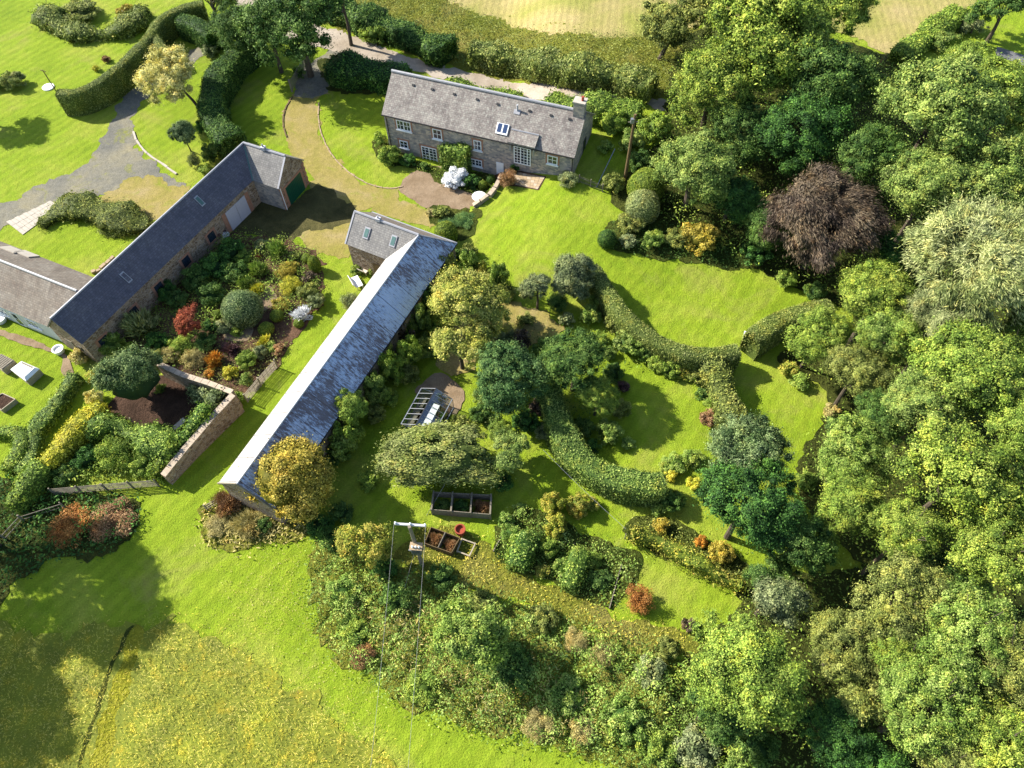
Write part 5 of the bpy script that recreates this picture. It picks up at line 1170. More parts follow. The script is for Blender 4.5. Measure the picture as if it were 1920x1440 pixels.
hedge('garden_hedge', 'uneven brown green hedge dropping from hedge gap toward the dark bluish tree', [(1338, 668, 2.4), (1352, 700, 2.5), (1362, 740, 2.4), (1378, 785, 2.2)], 2.2, 2.4, 'olive', 0.09, 0.2, 90, seed=8)
hedge('garden_hedge', 'broad leafy curved hedge sweeping from the dark trees to the lower orchard', [(1030, 725), (1042, 765), (1056, 805), (1078, 842), (1110, 870), (1150, 890), (1200, 902), (1248, 904)], 2.1, 2.5, 'ash', 0.045, 0.16, 120, seed=9)
hedge('roadside_hedge', 'leafy roadside hedge between lane and stubble field', [(884, 84), (930, 90), (985, 97), (1040, 108), (1100, 118), (1160, 128), (1225, 150)], 3.2, 2.6, 'hedge', 0.10, 0.26, 60, seed=10)
hedge('roadside_hedge', 'darker roadside hedge along the lane further left', [(600, -10), (650, 12), (700, 30), (750, 48), (800, 70), (838, 88)], 3.2, 2.2, 'dark', 0.12, 0.26, 60, seed=11)
hedge('boundary_hedge', 'dark shaded hedge between the lane and the lawn left of the house', [(618, 112), (650, 118), (690, 124), (730, 132), (760, 138)], 3.4, 2.4, 'deep', 0.10, 0.24, 70, seed=12)
hedge('boundary_hedge', 'low light green growth between the lane and the back of the house', [(840, 158, 1.2), (880, 165, 1.3), (930, 172, 1.2), (975, 184, 1.0)], 2.2, 1.2, 'mid', 0.14, 0.24, 60, seed=13)
hedge('boundary_hedge', 'green hedge growth behind the chimney end of the house', [(1030, 182, 1.4), (1070, 186, 1.7), (1110, 190, 1.9), (1160, 196, 1.9), (1200, 205, 1.9)], 2.8, 1.8, 'mid', 0.12, 0.24, 60, seed=14)
hedge('field_hedge', 'bright green hedge running along the pale field at top right', [(1800, 15), (1765, 42), (1730, 68), (1690, 98)], 2.6, 1.6, 'mid', 0.08, 0.24, 70, seed=15)
hedge('low_hedge', 'low loose hedge on the left lawn running down from the cobbled path', [(138, 700), (118, 730), (98, 760), (78, 785), (62, 805), (60, 835), (50, 860), (30, 885)], 1.3, 1.0, 'ash', 0.12, 0.16, 110, seed=16)
hedge('low_hedge', 'short low hedge corner cut by the left edge below the raised beds', [(-15, 806), (25, 806), (38, 820), (30, 850), (5, 880)], 1.2, 1.0, 'mid', 0.1, 0.16, 110, seed=17)
hedge('golden_hedge', 'yellow leaved hedge running down left of the walled plots', [(185, 755), (160, 785), (132, 812), (105, 840), (80, 868)], 1.4, 1.7, 'yellow', 0.12, 0.17, 110, seed=18)
hedge('low_hedge', 'green lower end of the golden hedge beside the scrub', [(78, 868), (58, 888), (35, 918), (15, 945)], 1.5, 1.6, 'mid', 0.1, 0.17, 110, seed=19)
hedge('wall_climber', 'pale green climber covering top of wall between the two walled plots', [(160, 795, 1.7), (200, 790, 1.8), (240, 806, 1.8), (285, 822, 1.9), (330, 842, 1.9)], 1.9, 1.8, 'lime', 0.15, 0.19, 110, cat='climber', seed=20)
hedge('wall_climber', 'strappy green climber spilling over the bare faced wall above the plot', [(388, 764, 2.7), (360, 793, 2.5), (332, 826, 2.2)], 1.0, 2.4, 'bramble', 0.16, 0.22, 100, cat='climber', seed=21)
hedge('wall_climber', 'leafy climber along the lower run of the bare faced wall', [(322, 832, 2.2), (300, 858, 2.0), (280, 886, 1.7)], 1.0, 1.9, 'mid', 0.16, 0.2, 100, cat='climber', seed=22)
hedge('wall_climber', 'pale leafy climber at the upper corner of the bare soil plot', [(352, 722, 2.0), (385, 738, 2.1), (412, 748, 2.3)], 1.5, 2.0, 'grey', 0.18, 0.2, 90, cat='climber', seed=23)
hedge('wall_climber', 'yellow green climber growing up the house front between doors and window', [(826, 272, 3.0), (850, 272, 3.1), (880, 284, 2.8)], 1.3, 2.9, 'lime', 0.12, 0.2, 110, cat='climber', seed=24)
hedge('bean_row', 'tall green bean row in the middle of the vegetable plot', [(990, 1000, 1.6), (975, 1035, 1.5), (968, 1062, 1.3)], 1.3, 1.5, 'bramble', 0.12, 0.16, 110, cat='crop row', seed=25)
hedge('bean_row', 'bright green leafy row right of the narrow soil strip', [(1092, 1030, 1.5), (1078, 1065, 1.4), (1066, 1100, 1.2)], 1.5, 1.4, 'lime', 0.12, 0.16, 110, cat='crop row', seed=26)
hedge('espalier_row', 'long thin orange and green espalier row on the right orchard edge', [(1190, 998, 1.4), (1240, 1012, 1.4), (1290, 1040, 1.4), (1340, 1068, 1.4), (1392, 1095, 1.3)], 1.0, 1.4, 'rowan', 0.2, 0.17, 90, cat='crop row', seed=28)
hedge('border_plants', 'bushy yellow and orange perennial border edging the left round lawn', [(72, 415, .9), (105, 392, 1.0), (140, 378, 1.1), (175, 388, 1.1), (210, 402, 1.0), (245, 412, .9), (275, 418, .8)], 2.6, 1.0, 'olive', 0.22, 0.17, 90, cat='border', seed=29)
hedge('island_bed', 'curved bank of rough shrubs around the island bed at top left', [(85, 8, 1.3), (92, 30, 1.3), (120, 48, 1.3), (165, 55, 1.3), (215, 50, 1.3), (250, 32, 1.3), (262, 12, 1.3)], 2.2, 1.3, 'hedge', 0.2, 0.24, 60, cat='border', seed=30)

# ================================================================== TREES
T = tree
WG = 'woodland trees on the right'
T('golden_tree', 'pale golden yellow tree leaning over the left lawn beside drive', 322, 145, 66, 'chartreuse', 'broad0', 4.6, lean=(384, 216), sz=1.05)
T('lollipop_tree', 'small round dark leaved tree on thin stem below the golden tree', 340, 248, 28, 'blue', 'dense0', 3.6, lean=(358, 283))
T('broadleaf_tree', 'big dark tree overhanging the lane at top left of the gate', 555, 38, 112, 'dark', 'broad0', 7.5)
T('broadleaf_tree', 'dark tree over the shaded gate left of the lane', 505, 60, 62, 'dark', 'medium0', 5.5)
T('broadleaf_tree', 'dark tree at top left between clipped hedge block and lane', 440, 55, 60, 'dark', 'broad4', 5.5)
T('broadleaf_tree', 'olive tree crown touching the top edge left of the lane', 395, 0, 50, 'olive', 'medium2', 6.0)
T('broadleaf_tree', 'dark overhanging crown at top edge above the lane bend', 640, -5, 55, 'deep', 'medium0', 6.5)
T('hawthorn_tree', 'grey green tree with bare trunk standing on the stubble field edge', 1285, 28, 92, 'olive', 'broad1', 7.5, lean=(1236, 112))
T('sycamore_tree', 'largest yellow green tree at top centre of the wood', 1420, 75, 150, 'sycamore', 'broad2', 10.0, group=None)
T('sycamore_tree', 'yellow green crown overhanging the lane right of the telegraph pole', 1335, 165, 95, 'sycamore', 'broad3', 8.0)
T('broadleaf_tree', 'mid green tree at the top edge between field and wood', 1555, 20, 85, 'mid', 'broad1', 8.5)
T('broadleaf_tree', 'dark green tree right of the biggest yellow green tree', 1545, 150, 105, 'dark', 'broad0', 9.0)
T('broadleaf_tree', 'dark green crown directly above the copper tree', 1500, 245, 95, 'deep', 'broad2', 7.0)
T('broadleaf_tree', 'dark green tree below the lane overhang', 1385, 248, 75, 'dark', 'broad1', 6.0)
T('broadleaf_tree', 'bluish green tree right of the yew topiary and telegraph pole', 1300, 325, 92, 'ash', 'broad3', 6.5)
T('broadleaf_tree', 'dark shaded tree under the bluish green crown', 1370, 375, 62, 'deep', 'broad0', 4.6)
T('copper_beech', 'brown purple leaved tree in the middle of the wood', 1545, 418, 112, 'copper', 'feather0', 7.0)
T('ash_tree', 'broad light green ash crown right of the dark trees', 1755, 215, 130, 'ash', 'broad3', 11.0)
T('ash_tree', 'ash crown at the right edge near the grey lane', 1880, 195, 105, 'mid', 'broad1', 9.5)
T('ash_tree', 'ash crown just below the broad light green one', 1740, 350, 90, 'ash', 'broad2', 9.0)
T('ash_tree', 'ash crown at the right edge above the silvery tree', 1868, 335, 100, 'ash', 'broad0', 9.5)
T('willow_tree', 'large silvery feathery tree on the right edge', 1850, 500, 150, 'willow', 'feather0', 11.0)
T('willow_tree', 'smaller silvery feathery crown left of the large one', 1770, 600, 85, 'willow', 'feather1', 8.5)
T('maple_tree', 'yellow green tree beside end of the clipped hedge', 1645, 555, 82, 'sycamore', 'broad2', 7.5)
T('maple_tree', 'second yellow green crown just below the hedge end tree', 1668, 635, 68, 'lime', 'broad3', 7.0)
T('broadleaf_tree', 'dark green bushy tree under the bench side hedge', 1535, 628, 66, 'mid', 'broad1', 5.0)
T('broadleaf_tree', 'olive green tree above the small sunlit glade', 1605, 700, 72, 'olive', 'broad0', 5.5)
T('broadleaf_tree', 'mid green crown below the silvery trees', 1820, 700, 118, 'mid', 'broad2', 9.5)
T('broadleaf_tree', 'green crown left of centre on the right wood edge', 1735, 770, 88, 'ash', 'broad1', 8.5)
T('broadleaf_tree', 'mid green crown against the right edge halfway down', 1905, 800, 90, 'mid', 'broad3', 9.0)
T('hazel_tree', 'light lime tree beside the sunlit glade', 1595, 850, 85, 'lime', 'broad0', 6.0)
T('hazel_tree', 'lime green tree directly below the glade', 1590, 950, 78, 'mid', 'broad3', 6.0)
T('holly_tree', 'dark bluish tree where the uneven hedge ends', 1405, 845, 88, 'blue', 'broad1', 6.0)
T('holly_tree', 'big dense dark green tree right of the orchard hedge end', 1400, 945, 112, 'deep', 'broad0', 6.5)
T('holly_tree', 'dark green tree below the dense one at the black gap', 1490, 1020, 80, 'dark', 'broad2', 5.5)
T('holly_tree', 'dark tree at the left lip of the black gap', 1440, 1075, 50, 'dark', 'medium1', 4.0)
T('maple_tree', 'large yellow green crown with golden left side on the right edge', 1790, 905, 130, 'sycamore', 'broad2', 10.0)
T('maple_tree', 'yellow green crown left of the large golden sided one', 1700, 1000, 75, 'sycamore', 'broad3', 8.5)
T('maple_tree', 'yellow green crown at right edge below the golden sided one', 1880, 1040, 105, 'sycamore', 'broad0', 10.0)
T('broadleaf_tree', 'olive green crown with pale dead twigs right of the black gap', 1690, 1120, 100, 'olive', 'broad1', 8.0)
T('broadleaf_tree', 'lime olive crown in the lower right wood', 1800, 1190, 110, 'lime', 'broad2', 9.0)
T('broadleaf_tree', 'olive crown at right edge in the lower wood', 1900, 1250, 95, 'olive', 'broad3', 9.0)
T('whitebeam_tree', 'pale grey green small tree at the lower end of orchard lawn', 1448, 1118, 66, 'grey', 'medium0', 4.5)
T('horse_chestnut', 'rich green rounded tree at lower right of the bank', 1395, 1260, 125, 'mid', 'broad3', 6.0, sz=.9)
T('horse_chestnut', 'darker green lower part beside the rich green rounded tree', 1330, 1330, 70, 'dark', 'medium2', 4.0)
T('hawthorn_tree', 'brownish olive tree with red berries right of the rich green one', 1590, 1215, 80, 'olive', 'broad0', 5.5)
T('hawthorn_tree', 'dull olive tree above the bottom dark hollow', 1620, 1310, 70, 'olive', 'medium1', 4.5)
T('broadleaf_tree', 'mid lime crown near the bottom right corner', 1745, 1330, 100, 'lime', 'broad0', 8.0)
T('broadleaf_tree', 'bottom right corner crown of yellow green leaves', 1880, 1390, 95, 'sycamore', 'broad1', 8.5)
T('broadleaf_tree', 'olive crown on the bottom edge left of the corner', 1770, 1440, 75, 'olive', 'medium0', 7.0)
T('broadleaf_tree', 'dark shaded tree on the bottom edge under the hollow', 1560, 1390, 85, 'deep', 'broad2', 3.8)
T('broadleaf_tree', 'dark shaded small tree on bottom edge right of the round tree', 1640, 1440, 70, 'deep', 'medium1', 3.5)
T('broadleaf_tree', 'far dark crown at the top right corner', 1880, 25, 60, 'dark', 'medium2', 6.5)
T('apple_tree', 'small grey green tree on the shaded lawn at top right', 1825, 52, 30, 'grey', 'airy0', 3.5)
T('apple_tree', 'small airy tree by the field hedge at top right', 1765, 78, 32, 'ash', 'airy1', 3.5)
T('broadleaf_tree', 'dark crown filling the gap above right of the copper tree', 1630, 300, 78, 'dark', 'broad4', 7.5)
T('broadleaf_tree', 'low dark crown between copper tree and silvery tree', 1668, 470, 55, 'deep', 'medium1', 4.5)
T('broadleaf_tree', 'low green crown left of copper tree over the shrubbery', 1432, 420, 55, 'dark', 'broad4', 4.5)
T('broadleaf_tree', 'mid green crown between glade trees and the lime ones', 1650, 780, 60, 'dark', 'broad4', 6.0)
T('broadleaf_tree', 'deep green crown above the lower right olive ones', 1780, 1090, 70, 'dark', 'broad4', 7.0)
T('broadleaf_tree', 'mid green crown between the lower wood crowns', 1700, 1240, 75, 'mid', 'broad4', 7.0)
T('broadleaf_tree', 'mid green crown right edge under the silvery tree', 1895, 660, 75, 'mid', 'broad4', 8.0)
T('broadleaf_tree', 'mid green crown between the two top ashes', 1820, 130, 60, 'mid', 'broad4', 8.0)
# garden trees
T('golden_maple', 'round golden yellow tree at the near end of the barn', 540, 897, 92, 'gold', 'dense0', 4.3, sz=.95)
T('rowan_tree', 'orange and yellow tree left of the electricity pole', 682, 1015, 60, 'rowan', 'medium1', 3.2)
T('cherry_tree', 'airy yellow tree over the path between barn and orchard', 878, 572, 86, 'cherry', 'broad1', 4.4)
T('cherry_tree', 'second airy yellow crown closer to the greenhouse', 862, 648, 62, 'cherry', 'medium1', 3.6)
T('apple_tree', 'dark bluish green tree in the middle of the garden', 952, 705, 82, 'teal', 'broad0', 4.4)
T('apple_tree', 'rounded dark green tree right of the bluish one', 1078, 682, 78, 'dark', 'broad2', 4.2)
T('apple_tree', 'mid green tree just above the curved leafy hedge', 1120, 742, 46, 'mid', 'broad1', 3.2)
T('apple_tree', 'airy pale yellow green tree on the bramble bank', 868, 1205, 88, 'lime', 'medium2', 3.6)
T('apple_tree', 'small grey green tree at the corner of the main lawn', 1008, 545, 36, 'grey', 'medium0', 3.0)
T('viburnum_tree', 'rounded grey green small tree at start of the long hedge', 1072, 518, 50, 'grey', 'dense1', 3.0)
T('laurel_tree', 'large glossy dark green evergreen left of the bare soil plot', 248, 708, 68, 'blue', 'dense1', 3.4, sz=1.0)
T('japanese_maple', 'bright red small tree in the flower garden', 352, 600, 34, 'red', 'airy1', 2.2)
T('privet_clump', 'large long rounded privet clump above the compost bays', 828, 857, 74, 'hedge', 'dense0', 2.7, sz=.85, sx=1.9, rot=0.02)
T('privet_clump', 'green right end of the privet clump by the cable', 950, 850, 52, 'ash', 'medium1', 2.4, sz=.85)
T('elder_tree', 'loose green small tree against the rusty roof above the golden tree', 650, 760, 42, 'mid', 'medium2', 3.2)
# off to the left of the frame: trees whose shade falls on the meadow and lawn
for (x_, y_, r_, k_, m_, l_) in ((-48.5, 25.5, 6.2, 'broad0', 'dark', 'tall tree beyond the left edge shading the meadow'), (-42.5, 23.5, 3.6, 'medium2', 'mid', 'smaller tree beyond the left edge nearest the mown strip'), (-53.0, 16.5, 6.3, 'broad2', 'dark', 'third tree beyond the left edge lower down')):
    root = empty('broadleaf_tree', (x_, y_, 0)); tag(root, l_, 'tree'); me, cl, tr = LIB[k_]; z = r_*0.9+5
    cr = link('crown', me, root); cr.location = (0, 0, z); cr.scale = (r_, r_, r_); setmat(cr, m_); t = link('trunk', tr, root); t.location = (0, 0, z); t.scale = (r_, r_, z/1.6)
root = empty('broadleaf_tree', (-66.5, 80, 0)); tag(root, 'small tree beyond the left edge casting shade on the upper lawn', 'tree'); me, cl, tr = LIB['medium1']
cr = link('crown', me, root); cr.location = (0, 0, 5.6); cr.scale = (3.6, 3.6, 3.2); setmat(cr, 'mid'); t = link('trunk', tr, root); t.location = (0, 0, 5.6); t.scale = (3.6, 3.6, 3.5)

# ================================================================== SHRUBS AND PLANTS
# (name, label, px, py, radius px, leaves, kind, height factor)
PL = [
('yew_ball', 'largest clipped grey green ball in flower garden', 455, 581, 37, 'cypress', 'ball1', 1.0),
('clipped_ball', 'small bright clipped ball left of the big ball', 409, 590, 10, 'topiary', 'ball0', 1.0),
('clipped_ball', 'dark clipped mound below the big ball', 499, 617, 15, 'topiary', 'ball0', .8),
('clipped_ball', 'dark clipped mound right of the big ball', 519, 592, 13, 'topiary', 'ball0', .9),
('clipped_ball', 'flat clipped mound at the top of the flower garden', 575, 484, 10, 'topiary', 'ball0', .8),
('clipped_ball', 'egg shaped clipped yew casting shade on the grass', 590, 497, 12, 'topiary', 'ball0', 1.9),
('clipped_ball', 'tiny clipped ball under the white flowered shrub', 560, 606, 10, 'topiary', 'ball0', .9),
('white_shrub', 'white flowering shrub at right edge of flower garden', 567, 589, 18, 'white', 'spiky0', .9),
('golden_shrub', 'bright yellow shrub in centre right of flower garden', 545, 535, 24, 'yellow', 'fine0', .8),
('golden_shrub', 'yellow shrub just above the brightest yellow one', 535, 508, 22, 'gold', 'fine1', .8),
('golden_shrub', 'small yellow plant left of the gravel garden path', 482, 543, 15, 'yellow', 'spiky1', .9),
('golden_shrub', 'yellow plant above the hurdle fence end', 497, 640, 15, 'yellow', 'spiky0', .8),
('golden_shrub', 'lime yellow plant near the barn range side', 460, 530, 16, 'lime', 'spiky1', 1.0),
('fern', 'bright green ferny plant at top of flower garden', 521, 471, 20, 'bramble', 'spiky0', 1.1),
('fern', 'lime green ferny clump in the upper flower garden', 484, 506, 18, 'lime', 'spiky1', 1.1),
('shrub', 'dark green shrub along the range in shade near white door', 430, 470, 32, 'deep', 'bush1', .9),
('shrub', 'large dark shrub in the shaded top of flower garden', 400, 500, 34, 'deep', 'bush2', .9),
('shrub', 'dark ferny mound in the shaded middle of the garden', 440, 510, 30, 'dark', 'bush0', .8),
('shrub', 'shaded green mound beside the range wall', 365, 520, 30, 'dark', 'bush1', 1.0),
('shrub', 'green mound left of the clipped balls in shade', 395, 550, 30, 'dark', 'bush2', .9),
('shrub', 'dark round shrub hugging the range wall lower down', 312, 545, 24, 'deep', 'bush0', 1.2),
('shrub', 'pale leaved shrub against the wall of dark range', 262, 610, 30, 'willow', 'spiky1', 1.2),
('shrub', 'dark green shrub under the pale leaved one', 295, 640, 26, 'deep', 'bush1', .9),
('shrub', 'green shrub below the red maple', 338, 645, 24, 'mid', 'glossy0', .8),
('shrub', 'dark perennial mass right of the red maple', 385, 640, 24, 'dark', 'bush0', .7),
('flower_clump', 'cream flowered clump at the top of garden by the track', 490, 460, 16, 'grey', 'small1', .9),
('flower_clump', 'small red flower clump near the ferny plant', 483, 480, 8, 'red', 'small2', .9),
('purple_shrub', 'purple leaved climber beside the white barn door', 407, 432, 16, 'purple', 'small0', 1.6),
('flower_clump', 'white flowers beside the purple climber', 420, 440, 10, 'white', 'small1', 1.0),
('purple_shrub', 'low purple plant in the lower flower garden', 432, 655, 18, 'purple', 'spiky0', .7),
('shrub', 'pinkish green clump by the small clipped ball', 418, 613, 18, 'grey', 'small2', .9),
('orange_grass', 'orange brown grass clump above the coping wall', 362, 672, 26, 'dry', 'fine0', .8),
('orange_grass', 'smaller orange grass clump left of coping wall', 318, 665, 22, 'dry', 'fine1', .8),
('orange_grass', 'orange yellow spiky plant above the wall corner', 402, 675, 18, 'orange', 'spiky1', 1.0),
('golden_shrub', 'yellow shrub at the wall corner inside the garden', 432, 698, 17, 'yellow', 'small0', 1.0),
('orange_grass', 'small orange plant beside the coping slabs', 393, 700, 12, 'orange', 'small1', .9),
('shrub', 'rounded green shrub above the hurdle fence', 462, 675, 24, 'mid', 'bush2', 1.0),
('shrub', 'greyish rounded shrub top of the hurdle fence', 487, 660, 17, 'grey', 'bush0', 1.0),
('shrub', 'green trailing plant at the wall and hurdle corner', 446, 745, 14, 'mid', 'small2', 1.2),
('shrub', 'green shrub behind the hurdle fence lower half', 462, 712, 15, 'ash', 'small1', 1.2),
('shrub', 'purplish brown plant near the grass at garden lower right', 520, 655, 16, 'brown', 'small0', .6),
('shrub', 'yellow green plant right of the path mound', 505, 650, 14, 'lime', 'small2', .8),
('shrub', 'olive shrub at right edge of the flower garden', 578, 545, 24, 'olive', 'bush1', .9),
('shrub', 'blue green shrub casting feathered shade on grass', 592, 565, 20, 'grey', 'bush2', 1.1),
('shrub', 'golden olive shrub below the bright yellow shrub', 525, 570, 20, 'gold', 'bush0', .7),
('shrub', 'brown twiggy shrub near the egg shaped yew', 580, 520, 16, 'copper', 'small1', .8),
('shrub', 'olive clump at the track side top of the garden', 552, 480, 14, 'olive', 'small2', .7),
('shrub', 'yellow olive clump beside the ferny plant', 548, 498, 16, 'gold', 'bush1', .7),
('shrub', 'dark green shrub between the red maple and big ball', 392, 610, 18, 'deep', 'bush2', .8),
('shrub', 'silver green shrub at left side of the barn', 655, 565, 22, 'grey', 'fine0', 1.0),
('shrub', 'small shrub by the brown wall of the barn wing', 668, 506, 13, 'lime', 'small0', 1.0),
('shrub', 'narrow shrub between garden chair and barn roof', 702, 506, 13, 'ash', 'small2', 1.1),
('yew_ball', 'rounded clipped yew behind the barn corner', 836, 438, 22, 'topiary', 'ball0', 1.1),
('juniper', 'flat spreading dark juniper beside the gravel terrace', 872, 413, 26, 'teal', 'fine1', .4),
('juniper', 'second flat juniper mat nearer the barn', 838, 420, 20, 'teal', 'fine0', .4),
('shrub', 'small mixed plants at the foot of the gravel terrace', 826, 398, 18, 'olive', 'small1', .7),
('shrub', 'pale flowered plants left of the terrace junipers', 808, 398, 12, 'dry', 'small0', .6),
('white_shrub', 'large white flowering bush in front of the house', 853, 332, 28, 'white', 'bush1', .8),
('shrub', 'dark green shrub beside the large white bush', 885, 340, 18, 'deep', 'small2', .9),
('clipped_ball', 'round green ball right of the white bush', 905, 347, 9, 'topiary', 'ball0', 1.0),
('clipped_ball', 'second round ball touching the lower border', 920, 336, 9, 'dark', 'ball0', 1.0),
('shrub', 'rounded pale shrub at the left corner of house', 728, 291, 26, 'mid', 'bush0', 1.0),
('shrub', 'darker shrub beside the left french door', 765, 300, 18, 'deep', 'bush2', .8),
('shrub', 'small dark shrub under the left french door', 796, 310, 12, 'dark', 'small0', .8),
('shrub', 'yellow tinted shrub at the extreme left corner of house', 712, 262, 14, 'lime', 'small1', 1.6),
('pink_shrub', 'dry pinkish grass like shrub left of the patio', 953, 333, 20, 'brown', 'fine1', 1.2),
('shrub', 'small dark shrub under the garden doors', 966, 314, 11, 'deep', 'small2', 1.1),
('shrub', 'variegated shrub against the right end of the house', 1066, 335, 20, 'grey', 'glossy0', .9),
('shrub', 'yellow green rounded bush at the foot of telegraph pole', 1150, 340, 24, 'olive', 'bush1', 1.0),
('yew_ball', 'tall smooth rounded yew right of the telegraph pole', 1212, 350, 34, 'topiary', 'ball1', 1.1),
('yew_ball', 'pale tufted domed conifer above the shrubbery', 1205, 388, 32, 'willow', 'ball1', 1.1),
('shrub', 'pale olive shrub beside the domed conifer', 1185, 415, 30, 'olive', 'bush0', .9),
('clipped_ball', 'dark rounded shrub at left end of the lawn shrubbery', 1138, 448, 18, 'dark', 'ball0', 1.1),
('shrub', 'light green bush in the lawn shrubbery', 1226, 447, 24, 'lime', 'bush2', 1.1),
('shrub', 'whitish green plants between shrubbery bushes', 1180, 452, 20, 'grey', 'small1', .8),
('shrub', 'golden olive wide bush right of the lawn shrubbery', 1312, 440, 42, 'gold', 'bush1', .8),
('shrub', 'olive bush left of the golden olive one', 1268, 445, 26, 'olive', 'bush0', .8),
('shrub', 'shaded green bush under the copper tree edge', 1420, 470, 34, 'deep', 'bush2', .9),
('shrub', 'bush by the lane behind telegraph pole', 1150, 228, 30, 'mid', 'bush0', 1.2),
('shrub', 'grey leaved bush behind the right gable', 1185, 262, 28, 'ash', 'bush1', 1.2),
('shrub', 'light green bush right of telegraph pole top', 1230, 240, 36, 'mid', 'bush2', 1.2),
('shrub', 'dark bush behind telegraph pole foot', 1200, 300, 26, 'dark', 'bush0', 1.3),
('shrub', 'yellowish bush between right gable and pole', 1135, 275, 16, 'lime', 'small0', 1.0),
('shrub', 'bright green rounded shrub inside the long hedge', 1108, 588, 24, 'lime', 'bush1', 1.0),
('shrub', 'airy grey shrub left of the bright green one', 1062, 600, 18, 'grey', 'small1', 1.2),
('shrub', 'pale green shrub under the middle of long hedge', 1175, 640, 30, 'ash', 'bush2', 1.0),
('shrub', 'green shrub below the right half of long hedge', 1238, 680, 26, 'mid', 'bush0', 1.0),
('shrub', 'orange flecked shrub at the foot of the long hedge', 1285, 695, 22, 'rowan', 'bush1', .8),
('shrub', 'pale shrub where long hedge meets the hedge gap', 1310, 690, 18, 'grey', 'small2', 1.0),
('purple_shrub', 'purple leaved shrub in the upper orchard', 1090, 638, 16, 'purple', 'small0', .9),
('purple_shrub', 'dark red brown shrub beside the leafy curved hedge', 1012, 765, 24, 'copper', 'bush2', 1.2),
('shrub', 'whitish small leaved shrub above the cable', 1020, 808, 22, 'grey', 'bush0', 1.0),
('shrub', 'round bright green shrub inside the curved leafy hedge', 1143, 808, 30, 'lime', 'bush1', 1.0),
('shrub', 'small yellow green plants beside the round bright shrub', 1178, 832, 16, 'lime', 'small1', .6),
('shrub', 'pinkish brown heather clump on the inner lawn edge', 1332, 785, 24, 'brown', 'bush2', 1.0),
('shrub', 'yellow green shrub at the end of curved leafy hedge', 1270, 868, 26, 'lime', 'bush0', .8),
('golden_shrub', 'bright yellow plant at the curved hedge end', 1258, 892, 14, 'yellow', 'small0', 1.0),
('golden_shrub', 'yellow shrub on the edge of the dense dark tree', 1300, 905, 16, 'yellow', 'small2', 1.0),
('orange_shrub', 'orange red shrub on the right orchard edge', 1315, 1015, 15, 'orange', 'bush1', 1.2),
('golden_shrub', 'yellow leaved shrub line beside the orange red shrub', 1352, 1035, 28, 'gold', 'bush2', .9),
('golden_shrub', 'yellow small shrub at the upper orchard corner', 1240, 985, 18, 'gold', 'small1', 1.0),
('orange_shrub', 'round rusty orange shrub casting shade on grass', 1198, 1123, 32, 'rust', 'fine0', 1.0),
('orange_shrub', 'tall orange tinged fruit bush at the top of the plot', 1036, 945, 26, 'rowan', 'bush0', 1.6),
('orange_shrub', 'orange tinged fruit bush in the middle of the plot', 1042, 985, 26, 'rowan', 'bush1', 1.4),
('shrub', 'green fruit bush at the lower end of the orange row', 1030, 1025, 22, 'mid', 'bush2', 1.2),
('shrub', 'green bushy vegetables left of the bean row', 958, 1000, 24, 'bramble', 'bush0', .8),
('shrub', 'bright rounded plant at top of vegetable plot', 975, 955, 16, 'lime', 'small0', .8),
('shrub', 'yellow orange plant between bean rows', 1018, 1070, 16, 'rowan', 'small1', .9),
('shrub', 'sparse leafy plants at right of the vegetable plot', 1125, 1085, 26, 'dark', 'bush1', .6),
('orange_shrub', 'orange and green tall plant above the vegetable plot', 1085, 945, 26, 'rowan', 'bush2', 1.2),
('shrub', 'brown seeded shrub between plot and bank', 1290, 1170, 16, 'copper', 'small2', .9),
('dry_shrub', 'dry orange brown brushwood at the barn end', 425, 942, 28, 'brown', 'twig0', .9),
('dry_shrub', 'dry brushwood mound lower right of the barn end', 465, 985, 32, 'dry', 'twig0', .6),
('dry_shrub', 'low tawny grass mound beside the brushwood', 408, 985, 28, 'dry', 'fine1', .4),
('brush_pile', 'orange brown heap of cut brush at left', 128, 985, 48, 'rust', 'fine0', .3),
('brush_pile', 'greyish pink brown heap of cut brush beside the orange heap', 212, 975, 50, 'brown', 'fine1', .34),
('shrub', 'dark feathery bush in the lower walled plot', 215, 848, 42, 'mid', 'fine0', .8),
('shrub', 'dark bush left in the lower walled plot', 160, 858, 30, 'deep', 'bush1', .9),
('shrub', 'leafy bush right in the lower walled plot', 265, 870, 30, 'mid', 'bush2', .8),
('shrub', 'shrub mass at lower left beside the golden hedge end', 120, 890, 28, 'dark', 'bush0', .8),
('shrub', 'pale variegated shrub at the near gable of the range', 150, 665, 22, 'dry', 'small1', .9),
('shrub', 'light green shrub between range gable and dark evergreen', 205, 640, 28, 'lime', 'bush2', 1.1),
('shrub', 'orange brown clump beside the grass and evergreen', 175, 705, 16, 'rowan', 'small0', .8),
('golden_shrub', 'bright yellow shrub on top of the plot wall', 190, 792, 26, 'yellow', 'bush1', 1.0),
('golden_shrub', 'golden variegated shrub below the orange clump', 175, 745, 20, 'chartreuse', 'bush0', 1.2),
('fern', 'lime fern in the shade of the dark evergreen', 300, 730, 12, 'lime', 'spiky0', .7),
('shrub', 'dark shrubs along the coping wall inside bare plot', 385, 748, 20, 'deep', 'bush2', 1.1),
('shrub', 'light shrub touching the wall corner inside bare plot', 412, 760, 15, 'lime', 'small1', 1.4),
('shrub', 'round shrub on the left lawn cut by the left edge', 22, 150, 26, 'hedge', 'bush0', .8),
('shrub', 'second half of the round shrub clump at left edge', -5, 152, 24, 'dark', 'bush1', .7),
('shrub', 'brownish small shrub behind the clipped hedge', 199, 110, 9, 'brown', 'small0', 1.0),
('golden_shrub', 'small yellow plant behind the clipped hedge', 180, 128, 8, 'yellow', 'small1', 1.0),
